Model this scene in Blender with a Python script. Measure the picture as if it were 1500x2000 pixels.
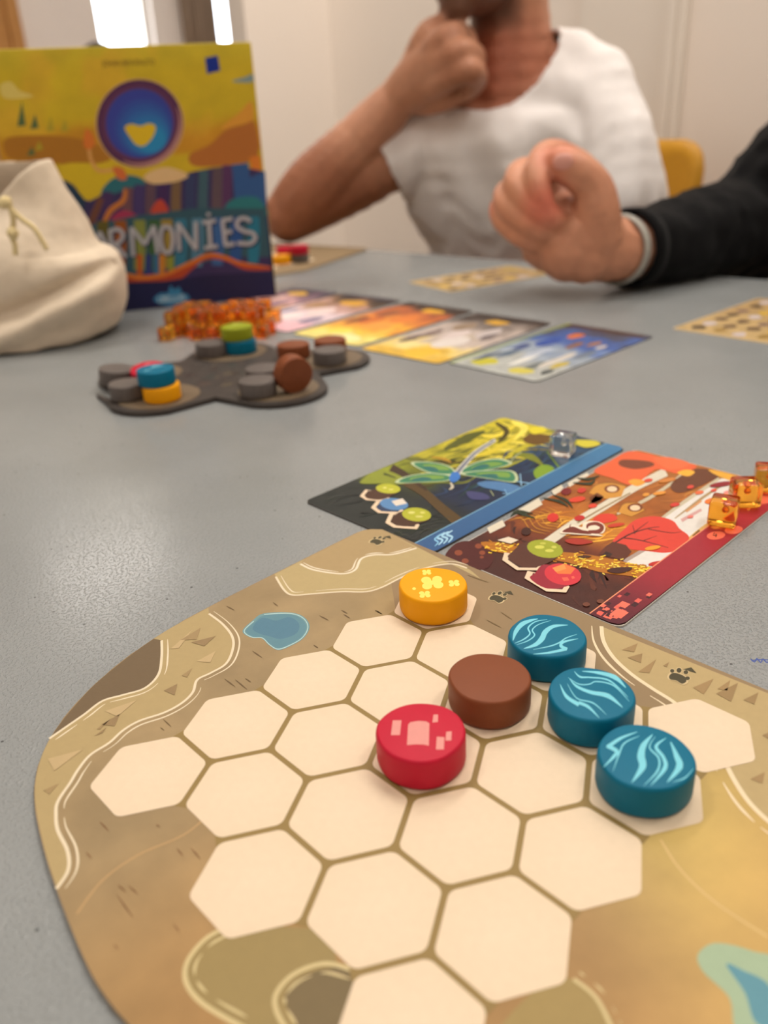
import bpy, bmesh, math, random
import numpy as np
from mathutils import Vector, Matrix, Euler, noise as mnoise
from mathutils.geometry import tessellate_polygon

for o in list(bpy.data.objects): bpy.data.objects.remove(o, do_unlink=True)
scene = bpy.context.scene
COL = scene.collection
S = 0.027            # metres per lattice unit (one unit = spacing of the board's hexagon spaces)

# ------------------------------------------------------------------ camera
CAL = [1600.0, 1.88576782, -0.793796231, 0.437059931, -2.226815, 2.54347807, 7.79309049]
FPX = CAL[0]
def _rod(w):
    w = np.array(w); th = np.linalg.norm(w); k = w / th
    K = np.array([[0, -k[2], k[1]], [k[2], 0, -k[0]], [-k[1], k[0], 0]])
    return np.eye(3) + math.sin(th) * K + (1 - math.cos(th)) * K @ K
RM = _rod(CAL[1:4]); CP = -RM.T @ np.array(CAL[4:7])
cam_data = bpy.data.cameras.new('camera'); cam = bpy.data.objects.new('camera', cam_data); COL.objects.link(cam)
_m = Matrix(((RM[0][0], -RM[1][0], -RM[2][0]), (RM[0][1], -RM[1][1], -RM[2][1]), (RM[0][2], -RM[1][2], -RM[2][2])))
cam.matrix_world = Matrix.Translation(Vector(CP * S)) @ _m.to_4x4()
cam_data.sensor_fit = 'VERTICAL'; cam_data.sensor_height = 36.0; cam_data.lens = FPX / 2000 * 36.0
cam_data.clip_start = 0.01; cam_data.clip_end = 60
cam_data.dof.use_dof = True; cam_data.dof.focus_distance = 9.6 * S; cam_data.dof.aperture_fstop = 9.5
scene.camera = cam

# ------------------------------------------------------------------ world, light, exposure
world = bpy.data.worlds.new('world'); scene.world = world; world.use_nodes = True
world.node_tree.nodes['Background'].inputs[0].default_value = (0.86, 0.93, 1.0, 1)
world.node_tree.nodes['Background'].inputs[1].default_value = 9.0
LAMP_W = 7.6                         # watts of each ceiling panel
LAMP_COL = (1.0, 0.945, 0.875)
scene.view_settings.view_transform = 'Standard'; scene.view_settings.look = 'None'
scene.view_settings.gamma = 1.0; scene.view_settings.use_curve_mapping = False
scene.view_settings.exposure = 0.0

# ------------------------------------------------------------------ geometry of the photograph -> the place
def _dir(u, v): return RM.T @ np.array([(u - 750) / FPX, (v - 1000) / FPX, 1.0])
def un(u, v, z=0.0):                  # point of the horizontal plane z
    d = _dir(u, v); return CP + d * ((z - CP[2]) / d[2])
def onplane(u, v, o, n):
    d = _dir(u, v); return CP + d * (np.dot(np.array(o) - CP, n) / np.dot(d, n))
def dep(u, v, D): return CP + _dir(u, v) * D
def fwd(u, v, h):                     # point at horizontal forward distance h
    d = _dir(u, v); return CP + d * (h / np.dot(d, FW))
FW = RM[2].copy(); FW[2] = 0; FW /= np.linalg.norm(FW); RT = np.array([FW[1], -FW[0], 0])
Z6 = (0, 1000, .533333); Z7 = (700, 1050, .533333); Z8 = (0, 1500, 1.0)
ZD = (600, 800, .433333); ZA = (850, 870, .433333); ZB = (0, 0, .5)
def zz(pts, Z): return [(Z[0] + x * Z[2], Z[1] + y * Z[2]) for x, y in pts]

def lin(c):
    return tuple((x / 255 / 12.92 if x / 255 <= .04045 else ((x / 255 + .055) / 1.055) ** 2.4) for x in c[:3])

# ------------------------------------------------------------------ materials
def nodes(name):
    m = bpy.data.materials.new(name); m.use_nodes = True
    nt = m.node_tree; return m, nt, nt.nodes['Principled BSDF']
def mat(name, col, rough=.5, spec=.5, bump=0, bscale=300, var=0, vscale=20, metal=0, trans=0, ior=1.45, sheen=0, coat=0, emit=None, estr=0, sss=0):
    m, nt, b = nodes(name)
    c = (*lin(col), 1)
    b.inputs['Base Color'].default_value = c; b.inputs['Roughness'].default_value = rough
    b.inputs['Specular IOR Level'].default_value = spec; b.inputs['Metallic'].default_value = metal
    b.inputs['Transmission Weight'].default_value = trans; b.inputs['IOR'].default_value = ior
    b.inputs['Sheen Weight'].default_value = sheen; b.inputs['Coat Weight'].default_value = coat
    if sss:
        b.inputs['Subsurface Weight'].default_value = sss; b.inputs['Subsurface Radius'].default_value = (.008, .003, .0015); b.inputs['Subsurface Scale'].default_value = 1.0
    if emit: b.inputs['Emission Color'].default_value = (*lin(emit), 1); b.inputs['Emission Strength'].default_value = estr
    tc = nt.nodes.new('ShaderNodeTexCoord')
    if var:
        n = nt.nodes.new('ShaderNodeTexNoise'); n.inputs['Scale'].default_value = vscale; n.inputs['Detail'].default_value = 5
        nt.links.new(tc.outputs['Object'], n.inputs['Vector'])
        mp = nt.nodes.new('ShaderNodeMapRange'); mp.inputs[1].default_value = .3; mp.inputs[2].default_value = .7
        mp.inputs[3].default_value = 1 - var; mp.inputs[4].default_value = 1 + var
        nt.links.new(n.outputs['Fac'], mp.inputs[0])
        hs = nt.nodes.new('ShaderNodeHueSaturation'); hs.inputs['Color'].default_value = c
        nt.links.new(mp.outputs[0], hs.inputs['Value']); nt.links.new(hs.outputs[0], b.inputs['Base Color'])
    if bump:
        n = nt.nodes.new('ShaderNodeTexNoise'); n.inputs['Scale'].default_value = bscale; n.inputs['Detail'].default_value = 3
        nt.links.new(tc.outputs['Object'], n.inputs['Vector'])
        bp = nt.nodes.new('ShaderNodeBump'); bp.inputs['Strength'].default_value = bump; bp.inputs['Distance'].default_value = .001
        nt.links.new(n.outputs['Fac'], bp.inputs['Height']); nt.links.new(bp.outputs[0], b.inputs['Normal'])
    return m
def print_mat(name, rough, fibre, bscale, spec=.4):
    m, nt, b = nodes(name)
    a = nt.nodes.new('ShaderNodeAttribute'); a.attribute_name = 'Col'
    tc = nt.nodes.new('ShaderNodeTexCoord')
    n = nt.nodes.new('ShaderNodeTexNoise'); n.inputs['Scale'].default_value = 420; n.inputs['Detail'].default_value = 4
    nt.links.new(tc.outputs['Object'], n.inputs['Vector'])
    mp = nt.nodes.new('ShaderNodeMapRange'); mp.inputs[1].default_value = .3; mp.inputs[2].default_value = .7
    mp.inputs[3].default_value = 1 - fibre; mp.inputs[4].default_value = 1 + fibre
    nt.links.new(n.outputs['Fac'], mp.inputs[0])
    hs = nt.nodes.new('ShaderNodeHueSaturation'); nt.links.new(a.outputs['Color'], hs.inputs['Color'])
    nt.links.new(mp.outputs[0], hs.inputs['Value']); nt.links.new(hs.outputs[0], b.inputs['Base Color'])
    n2 = nt.nodes.new('ShaderNodeTexNoise'); n2.inputs['Scale'].default_value = bscale
    nt.links.new(tc.outputs['Object'], n2.inputs['Vector'])
    bp = nt.nodes.new('ShaderNodeBump'); bp.inputs['Strength'].default_value = .12; bp.inputs['Distance'].default_value = .0004
    nt.links.new(n2.outputs['Fac'], bp.inputs['Height']); nt.links.new(bp.outputs[0], b.inputs['Normal'])
    b.inputs['Roughness'].default_value = rough; b.inputs['Specular IOR Level'].default_value = spec
    return m
M = {}
M['print'] = print_mat('printed_card', .4, .03, 2500, .25)
M['linen'] = print_mat('printed_linen_board', .5, .018, 2200, .25)
M['paint_print'] = print_mat('screen_printed_ink', .5, .02, 900)

# ------------------------------------------------------------------ object helpers
def setp(o, label=None, cat=None, group=None, kind=None):
    if label: o['label'] = label
    if cat: o['category'] = cat
    if group: o['group'] = group
    if kind: o['kind'] = kind
    return o
def link(name, me, loc=None, parent=None, rot=None):
    o = bpy.data.objects.new(name, me); COL.objects.link(o)
    if loc is not None: o.location = Vector(loc) * S
    if rot is not None: o.rotation_euler = rot
    if parent is not None: o.parent = parent
    return o
def empty(name, loc, rot=None):
    o = link(name, None, loc, None, rot); o.empty_display_size = .01; return o
def mesh(name, verts, faces, m, smooth=False):       # verts in lattice units, local
    me = bpy.data.meshes.new(name)
    me.from_pydata([tuple(np.array(v) * S) for v in verts], [], faces); me.update()
    if m is not None: me.materials.append(m)
    if smooth: me.polygons.foreach_set('use_smooth', [True] * len(me.polygons))
    return me
def bm_mesh(name, bm, m, smooth=False):
    bmesh.ops.recalc_face_normals(bm, faces=bm.faces)
    bm.transform(Matrix.Scale(S, 4)); me = bpy.data.meshes.new(name); bm.to_mesh(me); bm.free()
    if m is not None: me.materials.append(m)
    if smooth: me.polygons.foreach_set('use_smooth', [True] * len(me.polygons))
    return me
def box_bm(bm, lo, hi, bev=0, seg=2):
    r = bmesh.ops.create_cube(bm, size=1)
    vs = r['verts']
    for v in vs: v.co = Vector([lo[i] + (v.co[i] + .5) * (hi[i] - lo[i]) for i in range(3)])
    if bev:
        es = list({e for v in vs for e in v.link_edges})
        bmesh.ops.bevel(bm, geom=es, offset=bev, segments=seg, affect='EDGES', profile=.5)
    return vs
def box(name, lo, hi, m, parent=None, bev=0, origin=(0, 0, 0), seg=2):
    bm = bmesh.new(); o_ = np.array(origin)
    box_bm(bm, np.array(lo) - o_, np.array(hi) - o_, bev, seg)
    return link(name, bm_mesh(name, bm, m), origin if parent is None else None, parent)
def catmull(pts, n=8, closed=False):
    P = [np.array(p, float) for p in pts]; N = len(P); out = []
    rng = range(N) if closed else range(N - 1)
    for i in rng:
        g = (lambda k: P[k % N]) if closed else (lambda k: P[max(0, min(N - 1, k))])
        p0, p1, p2, p3 = g(i - 1), g(i), g(i + 1), g(i + 2)
        for k in range(n):
            t = k / n
            out.append(.5 * ((2 * p1) + (-p0 + p2) * t + (2 * p0 - 5 * p1 + 4 * p2 - p3) * t * t + (-p0 + 3 * p1 - 3 * p2 + p3) * t ** 3))
    if not closed: out.append(P[-1])
    return out
def prism(name, outline, z0, z1, m, origin, bev=0, parent=None):   # outline = list of (x, y), lattice
    bm = bmesh.new(); o = np.array(origin)
    vs = [bm.verts.new((p[0] - o[0], p[1] - o[1], z0 - o[2])) for p in outline]
    f = bm.faces.new(vs)
    r = bmesh.ops.extrude_face_region(bm, geom=[f])
    top = [g for g in r['geom'] if isinstance(g, bmesh.types.BMVert)]
    for v in top: v.co.z = z1 - o[2]
    if bev:
        es = [e for e in bm.edges if abs(e.verts[0].co.z - e.verts[1].co.z) < 1e-6]
        bmesh.ops.bevel(bm, geom=es, offset=bev, segments=2, affect='EDGES')
    return link(name, bm_mesh(name, bm, m), origin if parent is None else None, parent)

EPS = 0.00003        # lattice units between layers of ink (about a micron)
class Art:
    """Flat print: polygons on a plane, coloured per vertex. Points are given on the plane (lattice x, y, z)."""
    layer_of = {}
    def __init__(s, origin, normal, plane_pt, key=None, flat=False):
        s.flat = flat
        s.o = np.array(origin, float); s.n = np.array(normal, float); s.p = np.array(plane_pt, float)
        s.V = []; s.F = []; s.C = []; s.key = key or id(s)
    def bump(s):
        if not s.flat: Art.layer_of[s.key] = Art.layer_of.get(s.key, 0) + 1
        return s.n * EPS * Art.layer_of[s.key]
    def px(s, pts): return [onplane(u, v, s.p, s.n) for u, v in pts]
    def poly3(s, P, col, cols=None):
        off = s.bump(); b = len(s.V)
        P = [np.array(p, float) for p in P]
        tris = tessellate_polygon([[Vector(p) for p in P]])
        s.V += [p + off - s.o for p in P]
        s.C += [lin(c) for c in cols] if cols else [lin(col)] * len(P)
        nv = Vector(s.n)
        for t in tris:
            a, c, d = (Vector(P[i]) for i in t)
            s.F.append(tuple(b + i for i in (t if (c - a).cross(d - a).dot(nv) > 0 else t[::-1])))
    def poly(s, pts, col, smooth=0, cols=None):
        if smooth: pts = catmull(pts, smooth, True)
        s.poly3(s.px(pts), col, cols)
    def ell(s, c, rx, ry, col, rot=0, n=20):
        s.poly([(c[0] + rx * math.cos(a) * math.cos(rot) - ry * math.sin(a) * math.sin(rot), c[1] + rx * math.cos(a) * math.sin(rot) + ry * math.sin(a) * math.cos(rot)) for a in np.linspace(0, 2 * math.pi, n, False)], col)
    def ribbon(s, pts, w, col, smooth=6, world=False):        # w in pixels (list or number), or lattice when world
        P = [np.array(p, float) for p in (catmull(pts, smooth) if smooth else pts)]
        W = np.interp(np.linspace(0, 1, len(P)), np.linspace(0, 1, len(w)), w) if hasattr(w, '__len__') else [w] * len(P)
        if not world:
            Q = []
            for i, p in enumerate(P):
                t = P[min(i + 1, len(P) - 1)] - P[max(i - 1, 0)]; t = t / (np.linalg.norm(t) + 1e-9); q = np.array([-t[1], t[0]]) * W[i] / 2
                Q.append((p + q, p - q))
            A = s.px([q[0] for q in Q]); B = s.px([q[1] for q in Q])
        else:
            P = s.px(P) if len(P[0]) == 2 else P; A = []; B = []
            for i, p in enumerate(P):
                t = P[min(i + 1, len(P) - 1)] - P[max(i - 1, 0)]; t = t / (np.linalg.norm(t) + 1e-9); q = np.cross(s.n, t) * W[i] / 2
                A.append(p + q); B.append(p - q)
        off = s.bump(); b = len(s.V); n = len(P)
        s.V += [a + off - s.o for a in A] + [a + off - s.o for a in B]; s.C += [lin(col)] * (2 * n)
        for i in range(n - 1): 
            f = (b + i, b + i + 1, b + n + i + 1, b + n + i); a0, a1, a2 = (Vector(s.V[k]) for k in f[:3])
            s.F.append(f if (a1 - a0).cross(a2 - a0).dot(Vector(s.n)) >= 0 else f[::-1])
    def grid(s, fn, nx, ny, colfn):         # fn(u,v)->world point on plane, colfn(u,v)->srgb
        off = s.bump(); b = len(s.V)
        for j in range(ny + 1):
            for i in range(nx + 1):
                s.V.append(np.array(fn(i / nx, j / ny)) + off - s.o); s.C.append(lin(colfn(i / nx, j / ny)))
        flip = Vector(s.V[b + 1] - s.V[b]).cross(Vector(s.V[b + nx + 1] - s.V[b])).dot(Vector(s.n)) < 0
        for j in range(ny):
            for i in range(nx):
                f = (b + j * (nx + 1) + i, b + j * (nx + 1) + i + 1, b + (j + 1) * (nx + 1) + i + 1, b + (j + 1) * (nx + 1) + i)
                s.F.append(f[::-1] if flip else f)
    def build(s, name, parent, m='print', label=None, kind=None):
        me = mesh(name, s.V, s.F, M[m])
        at = me.color_attributes.new('Col', 'FLOAT_COLOR', 'POINT')
        at.data.foreach_set('color', np.array([(*np.clip(c, 0, 1), 1) for c in s.C], dtype=np.float32).ravel())
        o = link(name, me, None, parent); setp(o, label, None, None, kind); return o
def fbm(x, y, sc=1.0, z=0.0): return mnoise.fractal(Vector((x * sc, y * sc, z)), 1.0, 2.0, 4)
def mix(a, b, t): t = max(0, min(1, t)); return tuple(x + (y - x) * t for x, y in zip(a, b))
def sm(a, b, x): t = max(0, min(1, (x - a) / (b - a))); return t * t * (3 - 2 * t)

# ================================================================== THE ROOM
M['wall'] = mat('warm_white_plaster', (246, 236, 226), .8, .2, bump=.15, bscale=120, var=.015, vscale=2)
M['wall_far'] = mat('pale_plaster', (246, 234, 224), .8, .2, var=.015, vscale=2)
M['taupe'] = mat('taupe_curtain', (168, 146, 126), .9, .1)
M['ceil'] = mat('ceiling_white', (240, 236, 230), .9, .1)
M['floor'] = mat('grey_brown_linoleum', (140, 128, 115), .5, .3, var=.06, vscale=8)
M['white_paint'] = mat('white_gloss_paint', (240, 232, 222), .45, .4)
M['wood_door'] = mat('orange_oak_veneer', (196, 140, 78), .5, .4, var=.08, vscale=14)
M['glass'] = mat('window_glass', (255, 255, 255), .02, .5, trans=1, ior=1.02)
FLOOR_Z, CEIL_Z = -27.0, 68.0
XW, XR, YP, YF, XL, YN = 48.8, 130.0, 53.0, 170.0, -70.0, -80.0    # wall behind the players, partition face, far wall, left wall, near wall
def struct(o, label, cat): return setp(o, label, cat, None, 'structure')
struct(box('floor', (XL - 4, YN - 4, FLOOR_Z - 1), (XR + 4, YF + 6, FLOOR_Z), M['floor']), 'grey brown floor under the table', 'floor')
struct(box('ceiling', (XL - 4, YN - 4, CEIL_Z), (XR + 4, YF + 6, CEIL_Z + 1), M['ceil']), 'plain white ceiling above the room', 'ceiling')
struct(box('wall_near', (XL - 4, YN - 4, FLOOR_Z), (XW + 4, YN, CEIL_Z), M['wall']), 'pale wall behind the photographer', 'wall')
struct(box('wall_left', (XL - 4, YN, FLOOR_Z), (XL, YF, CEIL_Z), M['wall']), 'pale wall on the left side of the room', 'wall')
px480 = onplane(480, 60, (0, YP, 0), (0, 1, 0))[0]
struct(box('wall_partition', (px480, YP, FLOOR_Z), (XR, YP + 2.2, CEIL_Z), M['wall'], None), 'cream partition wall between box and man', 'wall')
struct(box('wall_right', (XW, YN, FLOOR_Z), (XW + 4, YP - .01, CEIL_Z), M['wall']), 'beige wall behind the man in the white shirt', 'wall')
struct(box('wall_far_right', (XR, YP + 2.2, FLOOR_Z), (XR + 4, YF, CEIL_Z), M['wall']), 'pale side wall of the far room', 'wall')
# raised white panel and door in the right-hand wall
yA = onplane(1145, 60, (XW, 0, 0), (1, 0, 0))[1]; yB = onplane(1306, 60, (XW, 0, 0), (1, 0, 0))[1]; yC = onplane(1350, 60, (XW, 0, 0), (1, 0, 0))[1]
struct(box('wall_panel', (XW - .7, yB, FLOOR_Z), (XW, yA, CEIL_Z), M['white_paint'], None, .05), 'white boxed-out wall panel right of the man', 'wall')
dr = empty('door_1', (XW, yB, FLOOR_Z)); struct(dr, 'pale door in a moulded white frame at right', 'door')
for y0, y1, t_, nm in ((yC, yB - .02, 1.0, 'door_frame'), (yC - 34, yC - 31.5, 1.0, 'door_frame')):
    box(nm, (XW - t_, y0, FLOOR_Z), (XW, y1, FLOOR_Z + 76), M['white_paint'], dr, .12, (XW, yB, FLOOR_Z))
    box('door_moulding', (XW - t_ - .35, y0 + .4, FLOOR_Z), (XW - t_, y0 + .9, FLOOR_Z + 76), M['white_paint'], dr, .1, (XW, yB, FLOOR_Z))
box('door_frame', (XW - 1, yC - 34, FLOOR_Z + 76), (XW, yB - .02, FLOOR_Z + 78.5), M['white_paint'], dr, .12, (XW, yB, FLOOR_Z))
box('door_leaf', (XW - .35, yC - 31.5, FLOOR_Z), (XW, yC, FLOOR_Z + 76), M['wall'], dr, .05, (XW, yB, FLOOR_Z))
hb = bmesh.new(); box_bm(hb, (-3.2, yC - 30 - yB, 38), (-2.7, yC - 25 - yB, 38.6), .15); box_bm(hb, (-2.9, yC - 30 - yB, 37.9), (-.3, yC - 29.3 - yB, 38.7), .15)
M['steel'] = mat('brushed_steel', (190, 190, 188), .3, .5, metal=1)
link('door_handle', bm_mesh('door_handle', hb, M['steel']), None, dr)
# far wall with two windows, a curtain and an oak door
def fx(u): return onplane(u, 50, (0, YF, 0), (0, 1, 0))[0]
wx = dict(oak=fx(38), w0=fx(187), w1=fx(300), c0=fx(352), c1=fx(413), v0=fx(418), v1=fx(468))
SILL, HEAD = 6.0, 58.0
def farwall(x0, x1, z0, z1): return (x0, YF, z0), (x1, YF + 4, z1)
segs = [(XL, wx['w0'], FLOOR_Z, CEIL_Z), (wx['w0'], wx['w1'], FLOOR_Z, SILL), (wx['w0'], wx['w1'], HEAD, CEIL_Z), (wx['w1'], wx['v0'], FLOOR_Z, CEIL_Z),
        (wx['v0'], wx['v1'] + 14, FLOOR_Z, SILL), (wx['v0'], wx['v1'] + 14, HEAD, CEIL_Z), (wx['v1'] + 14, XR + 4, FLOOR_Z, CEIL_Z)]
bm = bmesh.new()
for x0, x1, z0, z1 in segs: box_bm(bm, *farwall(x0, x1, z0, z1))
struct(link('wall_back', bm_mesh('wall_back', bm, M['wall_far'])), 'far pale wall with bright windows behind the game box', 'wall')
for k, (x0, x1, lab) in enumerate(((wx['w0'], wx['w1'], 'tall bright window above the game box'), (wx['v0'], wx['v1'] + 14, 'bright window beside the taupe curtain'))):
    w = empty('window_%d' % (k + 1), (x0, YF + 2, SILL)); struct(w, lab, 'window'); og = (x0, YF + 2, SILL)
    box('pane', (x0, YF + 2.2, SILL), (x1, YF + 2.35, HEAD), M['glass'], w, 0, og)
    for lo, hi in (((x0, YF + 1.6, SILL), (x0 + 1.4, YF + 3, HEAD)), ((x1 - 1.4, YF + 1.6, SILL), (x1, YF + 3, HEAD)), ((x0 + 1.4, YF + 1.6, SILL), (x1 - 1.4, YF + 3, SILL + 1.6)), ((x0 + 1.4, YF + 1.6, HEAD - 1.6), (x1 - 1.4, YF + 3, HEAD))):
        box('window_frame', lo, hi, M['white_paint'], w, .1, og)
# curtain: pleated cloth
n = 60; cv = []; cf = []
for j in range(2):
    for i in range(n + 1):
        cv.append((wx['c0'] + (wx['c1'] - wx['c0']) * i / n, YF - 1.6 + .8 * math.sin(i * .9) + .3 * math.sin(i * 2.3), (FLOOR_Z + 2, HEAD + 3)[j]))
for i in range(n): cf.append((i, i + 1, n + 2 + i, n + 1 + i))
me = mesh('curtain', [np.array(v) - (wx['c0'], YF, FLOOR_Z + 2) for v in cv], cf, M['taupe'], True)
cu = link('curtain', me, (wx['c0'], YF, FLOOR_Z + 2)); setp(cu, 'taupe curtain hanging between the two far windows', 'curtain')
cu.modifiers.new('thick', 'SOLIDIFY').thickness = .15 * S
cr = bmesh.new(); bmesh.ops.create_cone(cr, cap_ends=True, segments=16, radius1=.35, radius2=.35, depth=abs(wx['c1'] - wx['c0']) + 4)
bmesh.ops.rotate(cr, verts=cr.verts, matrix=Matrix.Rotation(math.pi / 2, 3, 'Y'))
bmesh.ops.translate(cr, verts=cr.verts, vec=((wx['c1'] - wx['c0']) / 2, -1.6, HEAD + 3.2 - FLOOR_Z - 2))
link('curtain_rod', bm_mesh('curtain_rod', cr, M['steel'], True), None, cu)
od = empty('door_2', (wx['oak'], YF, FLOOR_Z)); struct(od, 'orange oak door at the far left edge', 'door')
box('door_leaf', (wx['oak'] - 34, YF - .6, FLOOR_Z), (wx['oak'] - 2.5, YF - .05, FLOOR_Z + 76), M['wood_door'], od, .1, (wx['oak'], YF, FLOOR_Z))
box('door_frame', (wx['oak'] - 2.5, YF - 1.2, FLOOR_Z), (wx['oak'], YF - .05, FLOOR_Z + 78), M['wood_door'], od, .1, (wx['oak'], YF, FLOOR_Z))
box('door_frame', (wx['oak'] - 36.5, YF - 1.2, FLOOR_Z), (wx['oak'] - 34, YF - .05, FLOOR_Z + 78), M['wood_door'], od, .1, (wx['oak'], YF, FLOOR_Z))

# ceiling lamps: flat panels, light comes from the lamp itself
M['lamp_body'] = mat('lamp_white_metal', (235, 235, 235), .4)
M['diffuser'] = mat('lamp_diffuser', (255, 250, 240), .5, emit=(255, 243, 228), estr=3.0)
def ceiling_lamp(x, y, label):
    r = empty('ceiling_lamp', (x, y, CEIL_Z)); setp(r, label, 'lamp', 'ceiling panel lamps')
    og = (x, y, CEIL_Z)
    box('lamp_body', (x - 12, y - 6, CEIL_Z - 2), (x + 12, y + 6, CEIL_Z), M['lamp_body'], r, .2, og)
    box('diffuser', (x - 11, y - 5, CEIL_Z - 2.3), (x + 11, y + 5, CEIL_Z - 2), M['diffuser'], r, .05, og)
    ld = bpy.data.lights.new('lamp_light', 'AREA'); ld.shape = 'RECTANGLE'; ld.size = 22 * S; ld.size_y = 10 * S
    ld.energy = LAMP_W; ld.color = LAMP_COL
    lo = bpy.data.objects.new('lamp_light', ld); COL.objects.link(lo); lo.parent = r; lo.location = (0, 0, -2.5 * S)
for x, y, lab in ((34, -18, 'ceiling panel lamp over the right end of the table'), (-8, 34, 'ceiling panel lamp left of the canvas bag, overhead'), (34, 8, 'added ceiling panel lamp above the far edge of the table'), (34, 36, 'added ceiling panel lamp above the man in white'), (-30, -16, 'ceiling panel lamp behind the photographer'), (50, 125, 'added ceiling panel lamp in front of the far windows'), (86, 100, 'added ceiling panel lamp behind the partition wall')):  # panels over far edge, man and far room added to brighten walls and man
    ceiling_lamp(x, y, lab)

# ================================================================== TABLE
def table_material():
    m, nt, b = nodes('grey_pebbled_laminate')
    tc = nt.nodes.new('ShaderNodeTexCoord')
    n = nt.nodes.new('ShaderNodeTexNoise'); n.inputs['Scale'].default_value = 1000; n.inputs['Detail'].default_value = 1
    n3 = nt.nodes.new('ShaderNodeTexNoise'); n3.inputs['Scale'].default_value = 14; n3.inputs['Detail'].default_value = 4
    sp = nt.nodes.new('ShaderNodeTexVoronoi'); sp.inputs['Scale'].default_value = 110
    for q in (n, n3, sp): nt.links.new(tc.outputs['Object'], q.inputs['Vector'])
    cr = nt.nodes.new('ShaderNodeValToRGB'); cr.color_ramp.elements[0].color = (*lin((143, 147, 148)), 1); cr.color_ramp.elements[1].color = (*lin((149, 153, 154)), 1)
    cr.color_ramp.elements[0].position = .35; cr.color_ramp.elements[1].position = .65
    nt.links.new(n3.outputs['Fac'], cr.inputs[0])
    lt = nt.nodes.new('ShaderNodeMath'); lt.operation = 'LESS_THAN'; lt.inputs[1].default_value = .05
    nt.links.new(sp.outputs['Distance'], lt.inputs[0])
    mx = nt.nodes.new('ShaderNodeMix'); mx.data_type = 'RGBA'; mx.inputs[7].default_value = (*lin((88, 90, 92)), 1)
    nt.links.new(lt.outputs[0], mx.inputs[0]); nt.links.new(cr.outputs[0], mx.inputs[6]); nt.links.new(mx.outputs[2], b.inputs['Base Color'])
    bp = nt.nodes.new('ShaderNodeBump'); bp.inputs['Strength'].default_value = .6; bp.inputs['Distance'].default_value = .0004
    pr = nt.nodes.new('ShaderNodeMapRange'); pr.inputs[1].default_value = .5; pr.inputs[2].default_value = .68
    nt.links.new(n.outputs['Fac'], pr.inputs[0]); nt.links.new(pr.outputs[0], bp.inputs['Height']); nt.links.new(bp.outputs[0], b.inputs['Normal'])
    b.inputs['Roughness'].default_value = .2; b.inputs['Specular IOR Level'].default_value = .5
    return m
M['table'] = table_material()
M['table_leg'] = mat('grey_powder_coat', (120, 122, 124), .45)
TE0, TE1 = np.array([25.05, 23.6]), np.array([26.75, 5.7])     # far edge of the table
td = (TE0 - TE1) / np.linalg.norm(TE0 - TE1); tn = np.array([-td[1], td[0]])   # along the edge, towards the room's left
tc0 = TE0 + td * 32; tc1 = TE1 - td * 30
corners = [tc0, tc1, tc1 + tn * 34, tc0 + tn * 34]
table = empty('table', (10, 9, FLOOR_Z)); setp(table, 'grey pebbled laminate table carrying the whole board game', 'table')
def rounded(poly, r, n=8):
    out = []
    for i, p in enumerate(poly):
        a = np.array(poly[i - 1], float); p = np.array(p, float); c = np.array(poly[(i + 1) % len(poly)], float)
        u = (a - p) / np.linalg.norm(a - p); w = (c - p) / np.linalg.norm(c - p)
        ang = math.acos(np.clip(np.dot(u, w), -1, 1)); d = r / math.tan(ang / 2)
        ctr = p + (u + w) / np.linalg.norm(u + w) * r / math.sin(ang / 2)
        s0 = p + u * d - ctr; s1 = p + w * d - ctr
        for k in range(n + 1):
            v = s0 * (1 - k / n) + s1 * k / n; out.append(ctr + v / np.linalg.norm(v) * r)
    return out
if True:
    og = np.array((10, 9, FLOOR_Z)); outl = rounded(corners, 1.2)
    prism('table_top', outl, -1.0, 0, M['table'], og, .12, table)
    cen = sum(corners) / 4
    for c in corners:
        q = c + (cen - c) * .12
        bm = bmesh.new(); bmesh.ops.create_cone(bm, cap_ends=True, segments=20, radius1=.85, radius2=.85, depth=26)
        bmesh.ops.translate(bm, verts=bm.verts, vec=Vector((*q, -14)) - Vector(og))
        link('leg', bm_mesh('leg', bm, M['table_leg'], True), None, table)
    inn = [c + (cen - c) * .12 for c in corners]
    for i in range(4):
        a, b_ = inn[i], inn[(i + 1) % 4]; d = (b_ - a) / np.linalg.norm(b_ - a); nn = np.array([-d[1], d[0]]) * .4
        prism('apron', [a + nn, b_ + nn, b_ - nn, a - nn], -4, -1, M['table_leg'], og, 0, table)
    ink = Art(og, (0, 0, 1), (0, 0, 0), 'table')
    ink.ribbon([(1466, 1287), (1474, 1293), (1478, 1286), (1486, 1294), (1490, 1287), (1498, 1294), (1504, 1288)], 2.4, (50, 75, 150), 3)
    ink.ribbon([(1468, 1291), (1485, 1288), (1510, 1290)], 2.0, (50, 75, 150), 3)
    ink.build('pen_mark', table, 'paint_print', 'small blue pen scribble on the table top')

# ================================================================== PLAYER BOARD
s3 = math.sqrt(3) / 2
def hexc(r, i): return np.array([i + (.5 if r in (1, 3) else 0), -r * s3])
BT = .06                                                      # board thickness
right_mid = -1.73
half = [(5.02, 2.02), (4.86, 2.2), (4.6, 2.23), (3.4, 2.19), (2.04, 2.13), (1.2, 2.03), (.4, 1.77), (-.05, 1.52), (-.42, 1.24), (-.7, .9), (-.91, .48), (-1.1, -.2), (-1.23, -.87), (-1.31, -1.4)]
bo = catmull(half + [(-1.33, right_mid)] + [(x, 2 * right_mid - y) for x, y in half[::-1]], 5)
bo = [np.array([q[0] + .1 * max(0, (2.2 - q[1]) / 8) * (1 if q[0] > 4 else 0), q[1]]) for q in bo]
M['board_edge'] = mat('grey_board_edge', (150, 128, 98), .7, .2)
BO = (1.8, -1.73, 0)
board = prism('player_board', bo, 0, BT, M['board_edge'], BO, .012)
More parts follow.
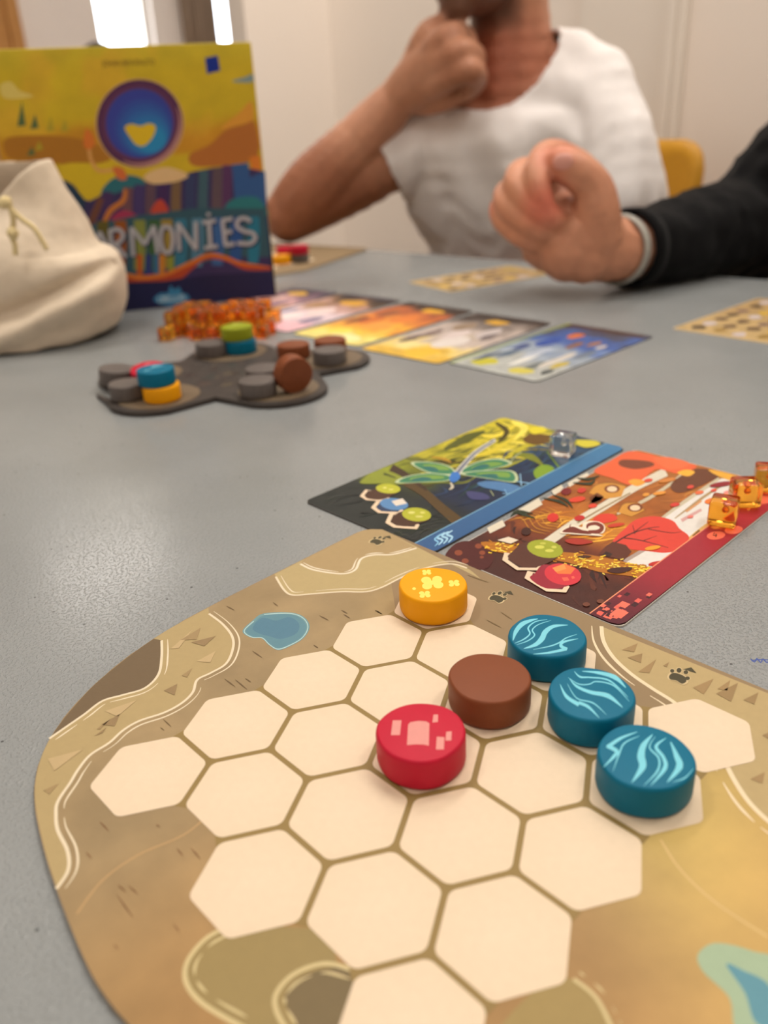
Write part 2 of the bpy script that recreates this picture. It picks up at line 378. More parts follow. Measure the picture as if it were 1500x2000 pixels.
setp(board, 'sand-coloured player board with cream hexagon spaces, nearest the camera', 'game board')
UP = (0, 0, 1); PB = (0, 0, BT)
a_ = Art(BO, UP, PB, 'board')
def board_pt(u, v):
    ctr = np.array([1.9, right_mid]); k = int(u * (len(bo) - 1) + .5); e = bo[k]; q = ctr + (e - ctr) * v * .998
    return (q[0], q[1], BT)
def board_col(u, v):
    x, y, _ = board_pt(u, v); nz = fbm(x, y, .9); n2 = fbm(x, y, 2.6, 5)
    c = mix((158, 136, 100), (164, 128, 80), sm(-.2, -2.6, y) * sm(3.2, .6, x))
    c = mix(c, (200, 172, 100), sm(2.0, 3.6, x - .55 * (y + 2.5)) * sm(.3, -2.0, y))
    c = mix(c, (182, 154, 94), sm(2.6, 4.2, x) * sm(1.4, -.4, y) * .7)
    c = mix(c, (192, 152, 92), sm(-3.6, -5.2, y) * .6)
    f = 1 + .07 * nz + .05 * n2
    return tuple(k * f for k in c)
a_.grid(board_pt, len(bo) - 1, 40, board_col)
a_.build('printed_ground', board, 'linen')
def zone(name, pts, col, Z=None, smooth=4, label=None):
    a = Art(BO, UP, PB, 'board'); a.poly(zz(pts, Z) if Z else pts, col, smooth); return a.build(name, board, 'linen', label)
def edge_pts(p0, p1, n=14, k=.997):                           # points of the outline between two outline positions (nearest)
    P0, P1 = un(*p0, BT)[:2], un(*p1, BT)[:2]
    i0 = min(range(len(bo)), key=lambda i: np.linalg.norm(bo[i] - P0)); i1 = min(range(len(bo)), key=lambda i: np.linalg.norm(bo[i] - P1))
    idx = range(i0, i1 + 1) if i1 >= i0 else range(i0, i1 - 1, -1)
    c = np.array([1.9, right_mid]); return [(*(c + (bo[i] - c) * k), BT) for i in idx]
def edge_zone(name, inner, Z, col):                           # patch between an inner line and the rim
    pin = zz(inner, Z); a = Art(BO, UP, PB, 'board')
    I = [np.array(onplane(u, v, PB, UP)) for u, v in catmull(pin, 5)]
    E_ = edge_pts(pin[-1], pin[0]); a.poly3(I + [np.array(e) for e in E_], col); return a.build(name, board, 'linen')
R2 = zz([(765, 372), (815, 410), (850, 455), (853, 500), (828, 555), (770, 590), (722, 615), (706, 660), (665, 700), (600, 735), (510, 765), (450, 800), (400, 845), (330, 890), (285, 945), (258, 990), (212, 1060), (205, 1110)], Z6) + [(113, 1622), (132, 1662), (133, 1700), (110, 1736)]
R2z = [((u - Z6[0]) / Z6[2], (v - Z6[1]) / Z6[2]) for u, v in R2]
edge_zone('sand_band', R2z, Z6, (176, 155, 110))
R1 = [(592, 470), (592, 530), (580, 595), (530, 645), (450, 670), (375, 692), (310, 740), (245, 785), (180, 830)]
edge_zone('dark_earth', R1, Z6, (112, 94, 70))
R4 = [(1010, 237), (1040, 285), (1072, 304), (1140, 300), (1250, 292), (1340, 292), (1400, 275), (1470, 240), (1560, 205), (1650, 190), (1710, 205)]
edge_zone('sand_band', R4 + [(1760, 245)], Z6, (182, 162, 116))
R3 = [(1100, 190), (1150, 212), (1250, 226), (1300, 212), (1322, 172), (1370, 157), (1440, 155), (1525, 132)]
edge_zone('sand_band', R3, Z6, (172, 148, 106))
R5 = [(890, 325), (898, 380), (935, 440), (1000, 500), (1080, 555), (1165, 610), (1260, 700), (1330, 800), (1372, 880), (1420, 955), (1470, 1010), (1530, 1060), (1640, 1130), (1760, 1180)]
edge_zone('sand_band', R5[::-1], Z7, (182, 160, 114))
R6 = [(700, 440), (640, 330), (560, 310), (440, 312), (400, 335), (366, 378), (364, 420), (398, 462), (480, 510), (560, 580), (900, 600), (960, 520)]
zone('olive_patch', R6, (152, 132, 84), Z8)
zone('dark_earth', [(700, 402), (640, 392), (585, 410), (558, 440), (565, 480), (600, 530), (700, 560)], (118, 102, 70), Z8)
zone('olive_patch', [(1060, 420), (1115, 412), (1165, 450), (1195, 510), (1100, 560), (960, 540)], (158, 136, 84), Z8)
def river(pts, Z, w=.03, col=(226, 212, 184), both=.07):
    P = zz(pts, Z) if Z else pts
    a = Art(BO, UP, PB, 'board'); W = [onplane(u, v, PB, UP) for u, v in catmull(P, 6)]
    a.ribbon(W, w, col, 0, True)
    if both:
        off = []
        for i, q in enumerate(W):
            t = W[min(i + 1, len(W) - 1)] - W[max(i - 1, 0)]; t = t / np.linalg.norm(t); off.append(q + np.cross(UP, t) * both)
        L_ = len(off); cuts = [0, int(L_ * .28), int(L_ * .32), int(L_ * .6), int(L_ * .63), int(L_ * .8), int(L_ * .82), L_ - 1]
        for i in range(0, len(cuts) - 1, 2):
            if cuts[i + 1] - cuts[i] > 1: a.ribbon(off[cuts[i]:cuts[i + 1]], [w * .2, w * .6, w * .7, w * .2], col, 0, True)
    return a.build('river_line', board, 'linen')
river(R1, Z6); river(R2, None); river(R3, Z6, .035, (232, 220, 196), .05); river(R4, Z6); river(R5, Z7, .045, (232, 214, 180), -.11)
river(R6[3:9], Z8, .035, (206, 188, 140)); river([(690, 395), (635, 382), (575, 402), (540, 440), (540, 475), (565, 520)], Z8, .035, (206, 188, 140)); river([(1120, 412), (1165, 450), (1198, 515)], Z8, .03, (206, 188, 140))
river([(1290, 140), (1330, 200), (1400, 265), (1500, 330)], Z8, .02, (214, 184, 124), 0); river([(150, 285), (200, 220), (270, 170), (360, 130), (420, 80)], Z8, .018, (186, 152, 106), 0)
lk = Art(BO, UP, PB, 'board')
LK = [(888, 436), (925, 398), (965, 372), (1060, 368), (1112, 384), (1134, 420), (1112, 462), (1062, 492), (1018, 506), (985, 488), (958, 463), (918, 460)]
lk.poly(zz(LK, Z6), (112, 150, 156), 5)
lc = np.mean(LK, 0)
lk.poly(zz([lc + (np.array(q) - lc) * .9 for q in LK], Z6), (96, 138, 152), 5)
lk.poly(zz([(925, 425), (960, 388), (1010, 398), (1060, 385), (1095, 410), (1085, 445), (1030, 465), (985, 455), (950, 445)], Z6), (84, 126, 148), 5)
ring = [lc + (np.array(q) - lc) * .95 for q in LK]
lk.ribbon(zz(ring[2:] + ring[:2], Z6), 1.6, (176, 206, 206)); lk.build('lake', board, 'linen', 'small blue printed lake')
lk = Art(BO, UP, PB, 'board')
lk.poly(zz([(1362, 368), (1385, 345), (1420, 344), (1470, 358), (1530, 385), (1560, 520), (1445, 520), (1425, 450), (1375, 400)], Z8), (160, 182, 152), 5)
lk.poly(zz([(1418, 384), (1450, 395), (1505, 428), (1540, 520), (1478, 500), (1455, 440)], Z8), (92, 146, 162), 5); lk.build('lake', board, 'linen', 'pale green and blue printed lake at lower right')
# cream hexagon spaces
def rounded_hex(c, R, r):
    P = [c + R * np.array([math.cos(math.radians(60 * k + 30)), math.sin(math.radians(60 * k + 30))]) for k in range(6)]
    return rounded(P, r, 5)
M['hex_dark'] = mat('hexagon_gap', (150, 126, 78), .5)
hex_mesh = None
gap = Art(BO, UP, PB, 'board')
for r in range(5):
    for i in range(4 if r in (1, 3) else 5): pass
for r in range(4):                                            # olive seam lines between the spaces, under the cream
    for i in range(4 if r in (1, 3) else 5):
        c = hexc(r, i)
        for q in ([hexc(r + 1, i), hexc(r + 1, i + 1)] if r in (1, 3) else [hexc(r + 1, i - 1) if i else None, hexc(r + 1, i) if i < 4 else None]):
            if q is None: continue
            d = q - c; m_ = (c + q) / 2; t = np.array([-d[1], d[0]]) / np.linalg.norm(d) * .3
            gap.ribbon([(*(m_ - t), BT), (*(m_ + t), BT)], .12, (146, 122, 72), 0, True)
for r in range(5):
    for i in range((4 if r in (1, 3) else 5) - 1):
        m_ = (hexc(r, i) + hexc(r, i + 1)) / 2
        gap.ribbon([(m_[0], m_[1] - .3, BT), (m_[0], m_[1] + .3, BT)], .12, (146, 122, 72), 0, True)
gap.build('hexagon_seams', board, 'linen', 'olive seam lines between the hexagon spaces')
hx0 = None; Art.layer_of['board'] += 2
for r in range(5):
    for i in range(4 if r in (1, 3) else 5):
        c = hexc(r, i)
        if hx0 is None:
            a = Art((*c, BT), UP, (*c, BT), 'board'); hb_ = rounded_hex(c, .545, .1)
            a.grid(lambda u, v: (*(c + (hb_[int(u * (len(hb_) ) + .5) % len(hb_)] - c) * v), BT), len(hb_), 4, lambda u, v: mix((231, 211, 184), (229, 208, 180), v))
            hx0 = a.build('hexagon_space', board, 'linen'); o = hx0
        else:
            o = hx0.copy(); COL.objects.link(o); o.parent = board
        o.location = Vector((c[0] - BO[0], c[1] - BO[1], BT)) * S
# paw prints, tree marks, dashes
PAW = zz([(1138, 508), (1150, 497), (1172, 499), (1196, 511), (1200, 528), (1184, 536), (1164, 524), (1142, 520)], Z7)
pc = un(*zz([(1175, 510)], Z7)[0], BT)
for (c, Z) in (((1175, 510), Z7), ((512, 221), Z7), ((1383, 107), Z6)):
    q = un(*zz([c], Z)[0], BT) - pc
    a = Art(BO, UP, PB, 'board'); sh = lambda P: [p_ + q for p_ in P]
    def blob(pts, col=(72, 66, 44), grow=1.0):
        W = np.array(a.px(pts)); cc = W.mean(0); a.poly3([cc + (w - cc) * grow + q for w in W], col)
    def eb(c, rx, ry): return zz([(c[0] + rx * math.cos(t), c[1] + ry * math.sin(t)) for t in np.linspace(0, 6.283, 12, False)], Z7)
    toes = [((1149, 489), 8, 7), ((1174, 487), 9.5, 9), ((1199, 494), 9, 7.5), ((1205, 516), 9, 7)]
    pw = catmull(PAW, 4, True)
    blob(pw, (206, 184, 140), 1.22)
    for t in toes: blob(eb(*t), (206, 184, 140), 1.3)
    blob(pw)
    for t in toes: blob(eb(*t))
    blob(zz([(1188, 483), (1219, 476), (1238, 497)], Z7), (72, 66, 44))
    a.build('paw_print', board, 'linen', 'dark printed paw mark')
def marks(name, tris, Z, cols):
    for k, t in enumerate(tris):
        Art.layer_of['board'] += 1 if k < 3 else 0; a = Art(BO, UP, PB, 'board', True); a.poly(zz(t, Z), cols[k % len(cols)]); a.build(name, board, 'linen')
marks('tree_mark', [[(625, 502), (705, 432), (655, 500)], [(660, 470), (735, 425), (720, 468)], [(700, 478), (790, 455), (748, 492)], [(720, 548), (790, 510), (770, 552)], [(665, 600), (705, 572), (685, 606)], [(600, 655), (650, 630), (640, 672)], [(385, 730), (500, 690), (430, 750)], [(355, 795), (410, 755), (365, 798)], [(370, 780), (440, 740), (420, 785)], [(175, 905), (305, 870), (200, 948)], [(160, 1020), (215, 995), (180, 1035)], [(345, 822), (390, 790), (375, 810)]], Z6, [(190, 166, 124), (160, 136, 96), (148, 124, 88)])
marks('tree_mark', [[(965, 412), (1023, 388), (1010, 420)], [(985, 440), (1040, 425), (1035, 460)], [(1025, 492), (1090, 447), (1065, 497)], [(1115, 470), (1138, 457), (1130, 475)], [(1225, 550), (1300, 518), (1265, 575)], [(1310, 572), (1390, 533), (1365, 602)], [(1315, 555), (1362, 523), (1350, 562)], [(1410, 595), (1465, 568), (1450, 612)], [(1435, 885), (1488, 860), (1480, 902)], [(1478, 725), (1510, 712), (1505, 740)], [(415, 192), (330 + 250, 215), (600, 245)]][:10], Z7, [(160, 132, 90), (152, 126, 86)])
def dashes(segs, Z, col=(112, 90, 62), w=2.2):
    for s_ in segs:
        a = Art(BO, UP, PB, 'board', True); (x0, y0), (x1, y1) = s_; a.ribbon(zz([(x0, y0), ((x0 + x1) / 2, (y0 + y1) / 2), (x1, y1)], Z), [.6, w, .6], col, 3); a.build('ground_dash', board, 'linen')
dashes([((1170, 380), (1203, 397)), ((1250, 360), (1272, 372)), ((1258, 375), (1282, 390)), ((1375, 360), (1397, 374)), ((925, 510), (960, 534)), ((1000, 332), (1018, 345)), ((823, 612), (862, 641)), ((862, 615), (905, 650)), ((898, 610), (920, 624)), ((598, 760), (627, 787)), ((587, 790), (602, 801)), ((1148, 488), (1165, 498)), ((830, 345), (858, 360))], Z6)
dashes([((195, 105), (213, 124)), ((345, 157), (358, 173)), ((373, 156), (392, 179)), ((230, 228), (246, 243)), ((251, 230), (270, 247)), ((228, 248), (260, 292)), ((168, 165), (180, 178)), ((338, 305), (352, 322)), ((222, 345), (232, 355)), ((305, 110), (312, 116))], Z8, (128, 92, 58), 3)
dashes([((400, 138), (476, 165)), ((470, 302), (524, 331)), ((522, 274), (562, 300)), ((60, 267), (88, 281))], Z7, (120, 98, 62), 2)

# ================================================================== WOODEN TOKENS
def wood_mat(name, col): return mat(name, col, .45, .22, bump=.06, bscale=260, var=.03, vscale=60)
TC = dict(yellow=(244, 166, 8), blue=(4, 108, 140), brown=(130, 72, 44), red=(194, 28, 56), grey=(104, 97, 94), green=(146, 156, 34))
for k, c in TC.items(): M['tok_' + k] = wood_mat('painted_wood_' + k, c)
TR, TH = .418, .345
def token_mesh(color, seed):
    rnd = random.Random(seed); ph = rnd.uniform(0, 6.28); n = 72
    prof = [(0, 0), (.93, 0), (.985, .02), (1, .05), (1, TH - .05), (.985, TH - .018), (.955, TH - .002), (.93, TH), (0, TH)]
    V = [(0, 0, 0)]; F = []
    for r, z in prof[1:-1]:
        for k in range(n):
            t = 2 * math.pi * k / n; rr = TR * r * (1 + .016 * math.cos(3 * t + ph) + .008 * math.cos(2 * t + 2 * ph) + .006 * math.cos(6 * t))
            V.append((rr * math.cos(t), rr * math.sin(t), z))
    V.append((0, 0, TH)); R_ = len(prof) - 2
    for k in range(n): F.append((0, 1 + (k + 1) % n, 1 + k)); F.append((len(V) - 1, 1 + (R_ - 1) * n + k, 1 + (R_ - 1) * n + (k + 1) % n))
    for j in range(R_ - 1):
        for k in range(n): a = 1 + j * n + k; b = 1 + j * n + (k + 1) % n; F.append((a, b, b + n, a + n))
    me = mesh('wooden_token', V, F, M['tok_' + color], True)
    return me
def token(color, x, y, z, label, group=None, seed=0, rot=None):
    o = link('wooden_token', token_mesh(color, seed), (x, y, z), None, rot); setp(o, label, 'token', group); return o
ZT = BT + .009
def emblem(tok, x, y, z, ribs=(), polys=(), ells=(), col=(120, 208, 226), Z=Z7, label=None):
    a = Art((x, y, z), UP, (x, y, z + TH), ('emb', tok.name))
    for pts, w in ribs: a.ribbon(zz(pts, Z), [k * Z[2] for k in w], col, 6)
    for p_ in polys: a.poly(zz(p_, Z), col)
    for c, rx, ry in ells: a.ell(zz([c], Z)[0], rx * Z[2], ry * Z[2], col)
    a.build('printed_emblem', tok, 'paint_print', label)
t = token('yellow', 3.93, -.02, ZT, 'yellow token with pale flower print on far end of player board', 'tokens on the player board', 3)
cl = []
for (cx, cy), r in (((270, 165), 23), ((250, 127), 9.5), ((350, 167), 11.5), ((243, 208), 12)):
    for dx, dy in ((-.95, -.62), (.8, -.8), (-.8, .8), (1.0, .55)): cl.append(((cx + dx * r, cy + dy * r * .66), r * .8, r * .55))
    cl.append(((cx, cy), r * .5, r * .35))
emblem(t, 3.93, -.02, ZT, ells=cl + [((204, 187), 7, 5)], col=(250, 226, 104), label='pale yellow four-petal flowers')
t = token('blue', 3.96, -1.69, ZT, 'blue wave token touching the brown token, farthest of three blues', 'tokens on the player board', 5)
emblem(t, 3.96, -1.69, ZT, ribs=[([(566, 377), (576, 345), (598, 318), (630, 304), (658, 297)], (2, 15, 17, 10, 1)), ([(572, 387), (606, 372), (628, 352), (622, 330), (648, 308), (692, 300)], (1, 5, 5, 6, 4, 1)), ([(580, 392), (620, 378), (645, 358), (637, 338), (660, 318), (706, 303)], (1, 4, 5, 5, 3, 1)), ([(605, 407), (648, 392), (672, 370), (685, 345), (715, 325), (768, 320)], (1, 14, 20, 19, 12, 1)), ([(640, 427), (700, 421), (762, 408)], (1, 8, 11)), ([(765, 408), (742, 397), (752, 382), (805, 370)], (9, 12, 9, 1)), ([(640, 410), (700, 398), (735, 385), (760, 368), (800, 354)], (1, 4, 5, 4, 1))], label='pale blue wave stripes')
t = token('brown', 2.97, -1.70, ZT, 'plain brown token between the red and blue tokens', 'tokens on the player board', 8)
t = token('blue', 3.44, -2.59, ZT, 'blue wave token in the middle of the three on the board', 'tokens on the player board', 11)
emblem(t, 3.44, -2.59, ZT, ribs=[([(818, 489), (880, 495), (940, 512), (980, 550)], (1, 11, 17, 2)), ([(790, 489), (812, 510), (850, 512), (920, 524), (988, 585)], (1, 7, 5, 6, 1)), ([(768, 512), (806, 536), (845, 537), (872, 527), (935, 542), (992, 600)], (1, 4, 4, 4, 5, 1)), ([(774, 518), (800, 545), (850, 566), (915, 580), (968, 622)], (1, 9, 13, 17, 2)), ([(738, 536), (762, 582), (808, 612)], (1, 12, 15)), ([(806, 604), (842, 620), (882, 660)], (12, 11, 1)), ([(765, 535), (800, 588), (860, 606), (908, 648)], (1, 4, 5, 1))], label='pale blue wave stripes')
t = token('red', 1.91, -1.75, ZT, 'red token with pale building print, on a hexagon space', 'tokens on the player board', 14)
emblem(t, 1.91, -1.75, ZT, polys=[[(178, 760), (182, 685), (190, 676), (220, 671), (248, 673), (260, 680), (258, 762), (238, 758), (210, 757)], [(126, 669), (158, 669), (152, 723), (119, 723)], [(275, 648), (292, 648), (291, 675), (271, 677)], [(322, 711), (342, 709), (340, 743), (319, 743)], [(287, 729), (315, 731), (313, 776), (284, 776)]], col=(222, 146, 138), label='pale pink building blocks')
t = token('blue', 3.02, -3.42, ZT, 'blue wave token nearest the camera, right of the red token', 'tokens on the player board', 17)
emblem(t, 3.02, -3.42, ZT, ribs=[([(1022, 711), (960, 735), (912, 768)], (1, 11, 16)), ([(910, 762), (946, 782), (935, 802), (896, 842)], (14, 15, 12, 1)), ([(1030, 726), (975, 752), (955, 792), (932, 856)], (1, 6, 6, 1)), ([(1078, 720), (1045, 760), (1035, 800), (1040, 840), (1000, 898)], (1, 21, 28, 26, 1)), ([(1088, 728), (1066, 768), (1100, 808), (1095, 855), (1045, 908)], (1, 5, 7, 8, 1)), ([(1128, 733), (1090, 765), (1117, 805), (1122, 845), (1070, 908)], (1, 12, 12, 17, 1)), ([(1143, 748), (1165, 800), (1175, 840), (1130, 897)], (3, 19, 26, 1)), ([(1150, 895), (1195, 880), (1228, 845)], (1, 5, 1))], label='pale blue wave stripes')

# ================================================================== CARDS
M['card_edge'] = mat('white_card_edge', (210, 205, 195), .6)
M['card_dark'] = mat('dark_card_edge', (60, 56, 52), .6)
CT = .022
class Card:
    def __init__(s, name, c, size, rot, label, group, cat='card', z=0.0, edge='card_edge'):
        s.c = np.array(c, float); s.sx, s.sy = size; s.r = math.radians(rot); s.z = z + CT
        q = rounded([(-s.sx / 2, -s.sy / 2), (s.sx / 2, -s.sy / 2), (s.sx / 2, s.sy / 2), (-s.sx / 2, s.sy / 2)], .13, 6)
        s.o = (s.c[0], s.c[1], z)
        s.root = prism(name, [s.xy(*p)[:2] for p in q], z + .002, z + CT, M[edge], s.o)
        setp(s.root, label, cat, group); s.key = ('card', s.root.name)
    def xy(s, x, y): return (s.c[0] + x * math.cos(s.r) - y * math.sin(s.r), s.c[1] + x * math.sin(s.r) + y * math.cos(s.r), s.z)
    def st(s, a, b):                                            # a: 0 near .. 1 far; b: 0 right .. 1 left
        x, y = (a - .5) * s.sx * .996, (b - .5) * s.sy * .993; r = .13; hx, hy = s.sx / 2 * .996 - r, s.sy / 2 * .993 - r
        if abs(x) > hx and abs(y) > hy:
            dx, dy = abs(x) - hx, abs(y) - hy; m_ = max(dx, dy); l = math.hypot(dx, dy)
            if l > 0: k = m_ / l; x = math.copysign(hx + dx * k, x); y = math.copysign(hy + dy * k, y)
        return s.xy(x, y)
    def art(s): return Art(s.o, UP, (0, 0, s.z), s.key)
    def stpoly(s, a, pts, col, smooth=0):
        pts = catmull(pts, smooth, True) if smooth else pts; a.poly3([s.st(*p) for p in pts], col)
    def base(s, fn, nx=60, ny=34, name='illustration'):
        a = s.art(); a.grid(s.st, nx, ny, fn); return a

def token_icon(card, hexp, Z, body, bodycol, top, topcol, extra=()):
    a = card.art(); a.poly(zz(hexp, Z), (232, 206, 176)); cc = np.mean(hexp, 0)
    a.poly(zz([cc + (np.array(q) - cc) * .76 + (4, -3) for q in hexp], Z), mix(bodycol, (20, 14, 12), .35))
    if body: a.poly(zz(body, Z), bodycol, 4)
    (c, rx, ry, ro) = top; a.ell(zz([c], Z)[0], rx * Z[2], ry * Z[2], topcol, ro)
    for e in extra:
        if len(e) == 4: a.ell(zz([e[0]], Z)[0], e[1] * Z[2], e[2] * Z[2], e[3])
        else: a.poly(zz(e[0], Z), e[1])
    return a.build('token_icon', card.root, 'print')

# --- dragonfly card
dc = Card('animal_card', (7.55, 2.42), (5.2, 2.78), .8, 'green and navy dragonfly card with a blue strip, left of the red card', 'cards in front of the player board', edge='card_dark')
def dcol(a, b):
    n = fbm(a * 4, b * 2.2, 1.6); n2 = fbm(a * 9, b * 4, 2, 7); w = a + .25 * (b - .5)
    c = mix((30, 38, 38), (34, 46, 40), a)
    navy = mix((22, 38, 66), (44, 84, 120), sm(.45, .95, a))
    gold = mix((98, 108, 34), (206, 192, 52), sm(.35, .9, w + .25 * n))
    c = mix(c, navy, sm(.18, .34, a) * sm(.62, .4, b + .12 * n))
    c = mix(c, gold, sm(.2, .42, a) * sm(.42, .6, b + .1 * n))
    c = mix(c, (150, 160, 40), sm(.2, .3, a) * sm(.78, .92, b) * sm(.55, .3, a))
    c = mix(c, (34, 40, 34), sm(.15, .5, n2) * .5 * sm(.3, .5, a))
    c = mix(c, (30, 60, 84), sm(.86, .95, a) * sm(.7, .3, b))
    return tuple(k * (1 + .10 * n2) for k in c)
a = dc.base(dcol, 90, 48)
def strokes(card, a, n, seed, ra, rb_, da, db, w, cols, bend=.06):       # loose brush strokes of the painted picture
    r = random.Random(seed)
    for _ in range(n):
        s0, t0 = r.uniform(*ra), r.uniform(*rb_); k = r.uniform(.4, 1); s1, t1 = s0 + da * k + r.uniform(-.02, .02), t0 + db * k + r.uniform(-.03, .03)
        q_ = [(s0, t0), ((s0 + s1) / 2 + r.uniform(-bend, bend) * .5, (t0 + t1) / 2 + r.uniform(-bend, bend)), (s1, t1)]
        q_ = [(min(.985, max(.015, x)), min(.97, max(.16, y))) for x, y in q_]
        a.ribbon([np.array(card.st(*x)) for x in catmull(q_, 5)], [.004, w * r.uniform(.4, 1), .004], r.choice(cols), 0, True)
strokes(dc, a, 70, 1, (.35, .8), (.5, .95), .22, -.12, .1, [(150, 150, 40), (196, 184, 52), (112, 118, 36), (84, 88, 30), (222, 206, 70), (168, 160, 44)])
strokes(dc, a, 34, 2, (.62, .92), (.55, .95), .1, -.3, .12, [(214, 198, 60), (236, 220, 90), (176, 166, 44), (120, 110, 34)])
strokes(dc, a, 46, 3, (.25, .7), (.17, .48), .16, .04, .07, [(26, 44, 74), (36, 62, 96), (22, 34, 56), (44, 84, 108), (30, 60, 60)])
strokes(dc, a, 26, 4, (.02, .2), (.2, .95), .08, -.06, .05, [(36, 46, 44), (28, 34, 34), (44, 54, 46)])
strokes(dc, a, 22, 5, (.28, .5), (.6, .95), .1, -.2, .09, [(86, 100, 34), (58, 66, 28), (128, 138, 44), (70, 52, 28)])
P = lambda p, c, sm_=4: a.poly(zz(p, ZD), c, sm_)
rb = lambda p, w, c: a.ribbon(zz(p, ZD), [k * ZD[2] for k in w], c, 5)
rb([(370, 275), (440, 320), (520, 370), (600, 440), (690, 515)], (60, 46, 38, 40, 50), (82, 62, 30))
rb([(380, 262), (450, 300), (540, 365)], (34, 26, 10), (58, 42, 28))
P([(235, 330), (330, 275), (420, 300), (440, 335), (330, 335)], (136, 146, 46)); rb([(345, 290), (400, 310)], (10, 4), (50, 60, 24))
for p, w, c in (([(760, 110), (850, 120), (960, 60)], (6, 20, 6), (232, 212, 70)), ([(700, 215), (830, 190), (1000, 80)], (4, 22, 8), (214, 196, 56)), ([(880, 230), (960, 180), (1070, 120)], (4, 20, 6), (190, 180, 48)), ([(850, 60), (900, 100), (860, 150)], (10, 26, 6), (74, 66, 26)), ([(620, 180), (720, 130), (800, 100)], (14, 40, 10), (84, 90, 32)), ([(560, 215), (620, 225), (650, 240)], (6, 14, 4), (178, 140, 40)), ([(930, 200), (1010, 215), (1060, 250)], (10, 30, 10), (120, 128, 36)), ([(920, 55), (980, 85), (930, 140)], (10, 36, 4), (240, 226, 96)), ([(1000, 215), (900, 255), (820, 260)], (2, 16, 2), (150, 150, 44))): rb(p, w, c)
P([(975, 130), (1010, 110), (1080, 115), (1100, 140), (1040, 160), (985, 150)], (104, 76, 30)); P([(1000, 85), (1060, 78), (1078, 98), (1020, 112)], (222, 208, 50)); P([(1190, 140), (1290, 140), (1320, 158), (1250, 172)], (206, 196, 60)); P([(1020, 280), (1060, 250), (1110, 262), (1100, 300), (1040, 316)], (124, 156, 42)); rb([(1080, 190), (1110, 230), (1150, 280)], (6, 8, 6), (110, 140, 40)); P([(1180, 230), (1250, 215), (1320, 230), (1240, 262)], (46, 92, 130))
P([(770, 330), (860, 325), (960, 350), (940, 380), (860, 365), (790, 350)], (78, 124, 172)); P([(720, 370), (800, 380), (820, 405), (740, 405)], (62, 66, 112)); rb([(960, 290), (965, 345)], (4, 5), (150, 196, 226)); rb([(945, 325), (1010, 335)], (4, 4), (130, 180, 220)); rb([(890, 360), (905, 395)], (3, 4), (130, 180, 220)); rb([(880, 380), (925, 378)], (3, 3), (130, 180, 220)); rb([(825, 365), (840, 390)], (2, 3), (190, 200, 150))
for k in range(16):
    rr = random.Random(k); x0 = 330 + rr.random() * 280; y0 = 545 + rr.random() * 60 - (x0 - 330) * .12; rb([(x0, y0 - 6), (x0 + 30, y0 - 26), (x0 + 60, y0 - 30)], (1, 3, 1), (58, 66, 50))
a.build('illustration', dc.root)
a = dc.art(); P = lambda p, c, sm_=4: a.poly(zz(p, ZD), c, sm_); rb = lambda p, w, c: a.ribbon(zz(p, ZD), [k * ZD[2] for k in w], c, 5)
W1 = [[(398, 332), (440, 304), (560, 286), (655, 300), (640, 322), (520, 330)], [(465, 242), (540, 236), (630, 252), (672, 284), (640, 296), (540, 284)], [(688, 275), (770, 236), (860, 222), (925, 240), (880, 260), (780, 280), (700, 292)], [(690, 293), (760, 278), (900, 274), (945, 292), (938, 330), (820, 314)]]
for w in W1:
    P(w, (186, 200, 160)); cc = np.mean(w, 0); P([cc + (np.array(q) - cc) * .87 for q in w], (60, 128, 92)); P([cc + (np.array(q) - cc) * (.6, .45) + (8, -4) for q in w], (118, 158, 74)); P([cc + (np.array(q) - cc) * (.35, .4) + (-20, 4) for q in w], (44, 108, 104))
rb([(905, 250), (935, 215), (970, 190)], (3, 8, 4), (150, 160, 120))
rb([(645, 330), (655, 350), (640, 362)], (6, 14, 3), (196, 190, 170))
rb([(668, 300), (700, 258), (760, 195), (848, 138)], (30, 24, 20, 14), (206, 206, 196)); rb([(668, 300), (700, 258), (760, 195), (842, 142)], (18, 14, 10, 7), (118, 124, 140))
P([(640, 310), (655, 285), (680, 285), (690, 305), (672, 325), (650, 328)], (56, 118, 196)); a.build('dragonfly_figure', dc.root, 'print', 'green-winged dragonfly')
token_icon(dc, [(237, 392), (262, 362), (330, 374), (372, 400), (345, 416), (265, 410)], ZD, [(262, 395), (310, 358), (420, 362), (360, 400), (310, 408)], (74, 46, 30), ((365, 358), 56, 22, .06), (184, 186, 50), [((350, 354), 10, 4, (220, 216, 120)), ((378, 362), 12, 4, (216, 212, 110))])
token_icon(dc, [(287, 444), (312, 414), (398, 430), (434, 456), (420, 472), (320, 468)], ZD, [(315, 446), (350, 410), (450, 430), (420, 455), (360, 462)], (36, 60, 96), ((392, 428), 64, 27, .1), (88, 136, 186), [([(380, 415), (430, 402), (450, 425), (400, 436)], (226, 214, 200))])
token_icon(dc, [(352, 512), (372, 468), (450, 482), (507, 522), (495, 541), (390, 534)], ZD, [(380, 505), (430, 460), (555, 490), (490, 520), (430, 528)], (70, 42, 28), ((493, 475), 66, 31, .08), (176, 178, 46), [((470, 466), 16, 6, (216, 212, 120)), ((505, 484), 18, 5, (210, 206, 110)), ((520, 466), 12, 5, (210, 206, 110))])
a = dc.art(); dc_strip = [(0.006, .007), (.994, .007), (.994, .135), (.006, .135)]
a.grid(lambda u, v: dc.st(u, v * .135), 40, 3, lambda u, v: mix((44, 86, 136), (62, 122, 166), u))
a.poly3([dc.st(*q) for q in ((0.002, .135), (.998, .135), (.998, .143), (.002, .143))], (120, 170, 200))
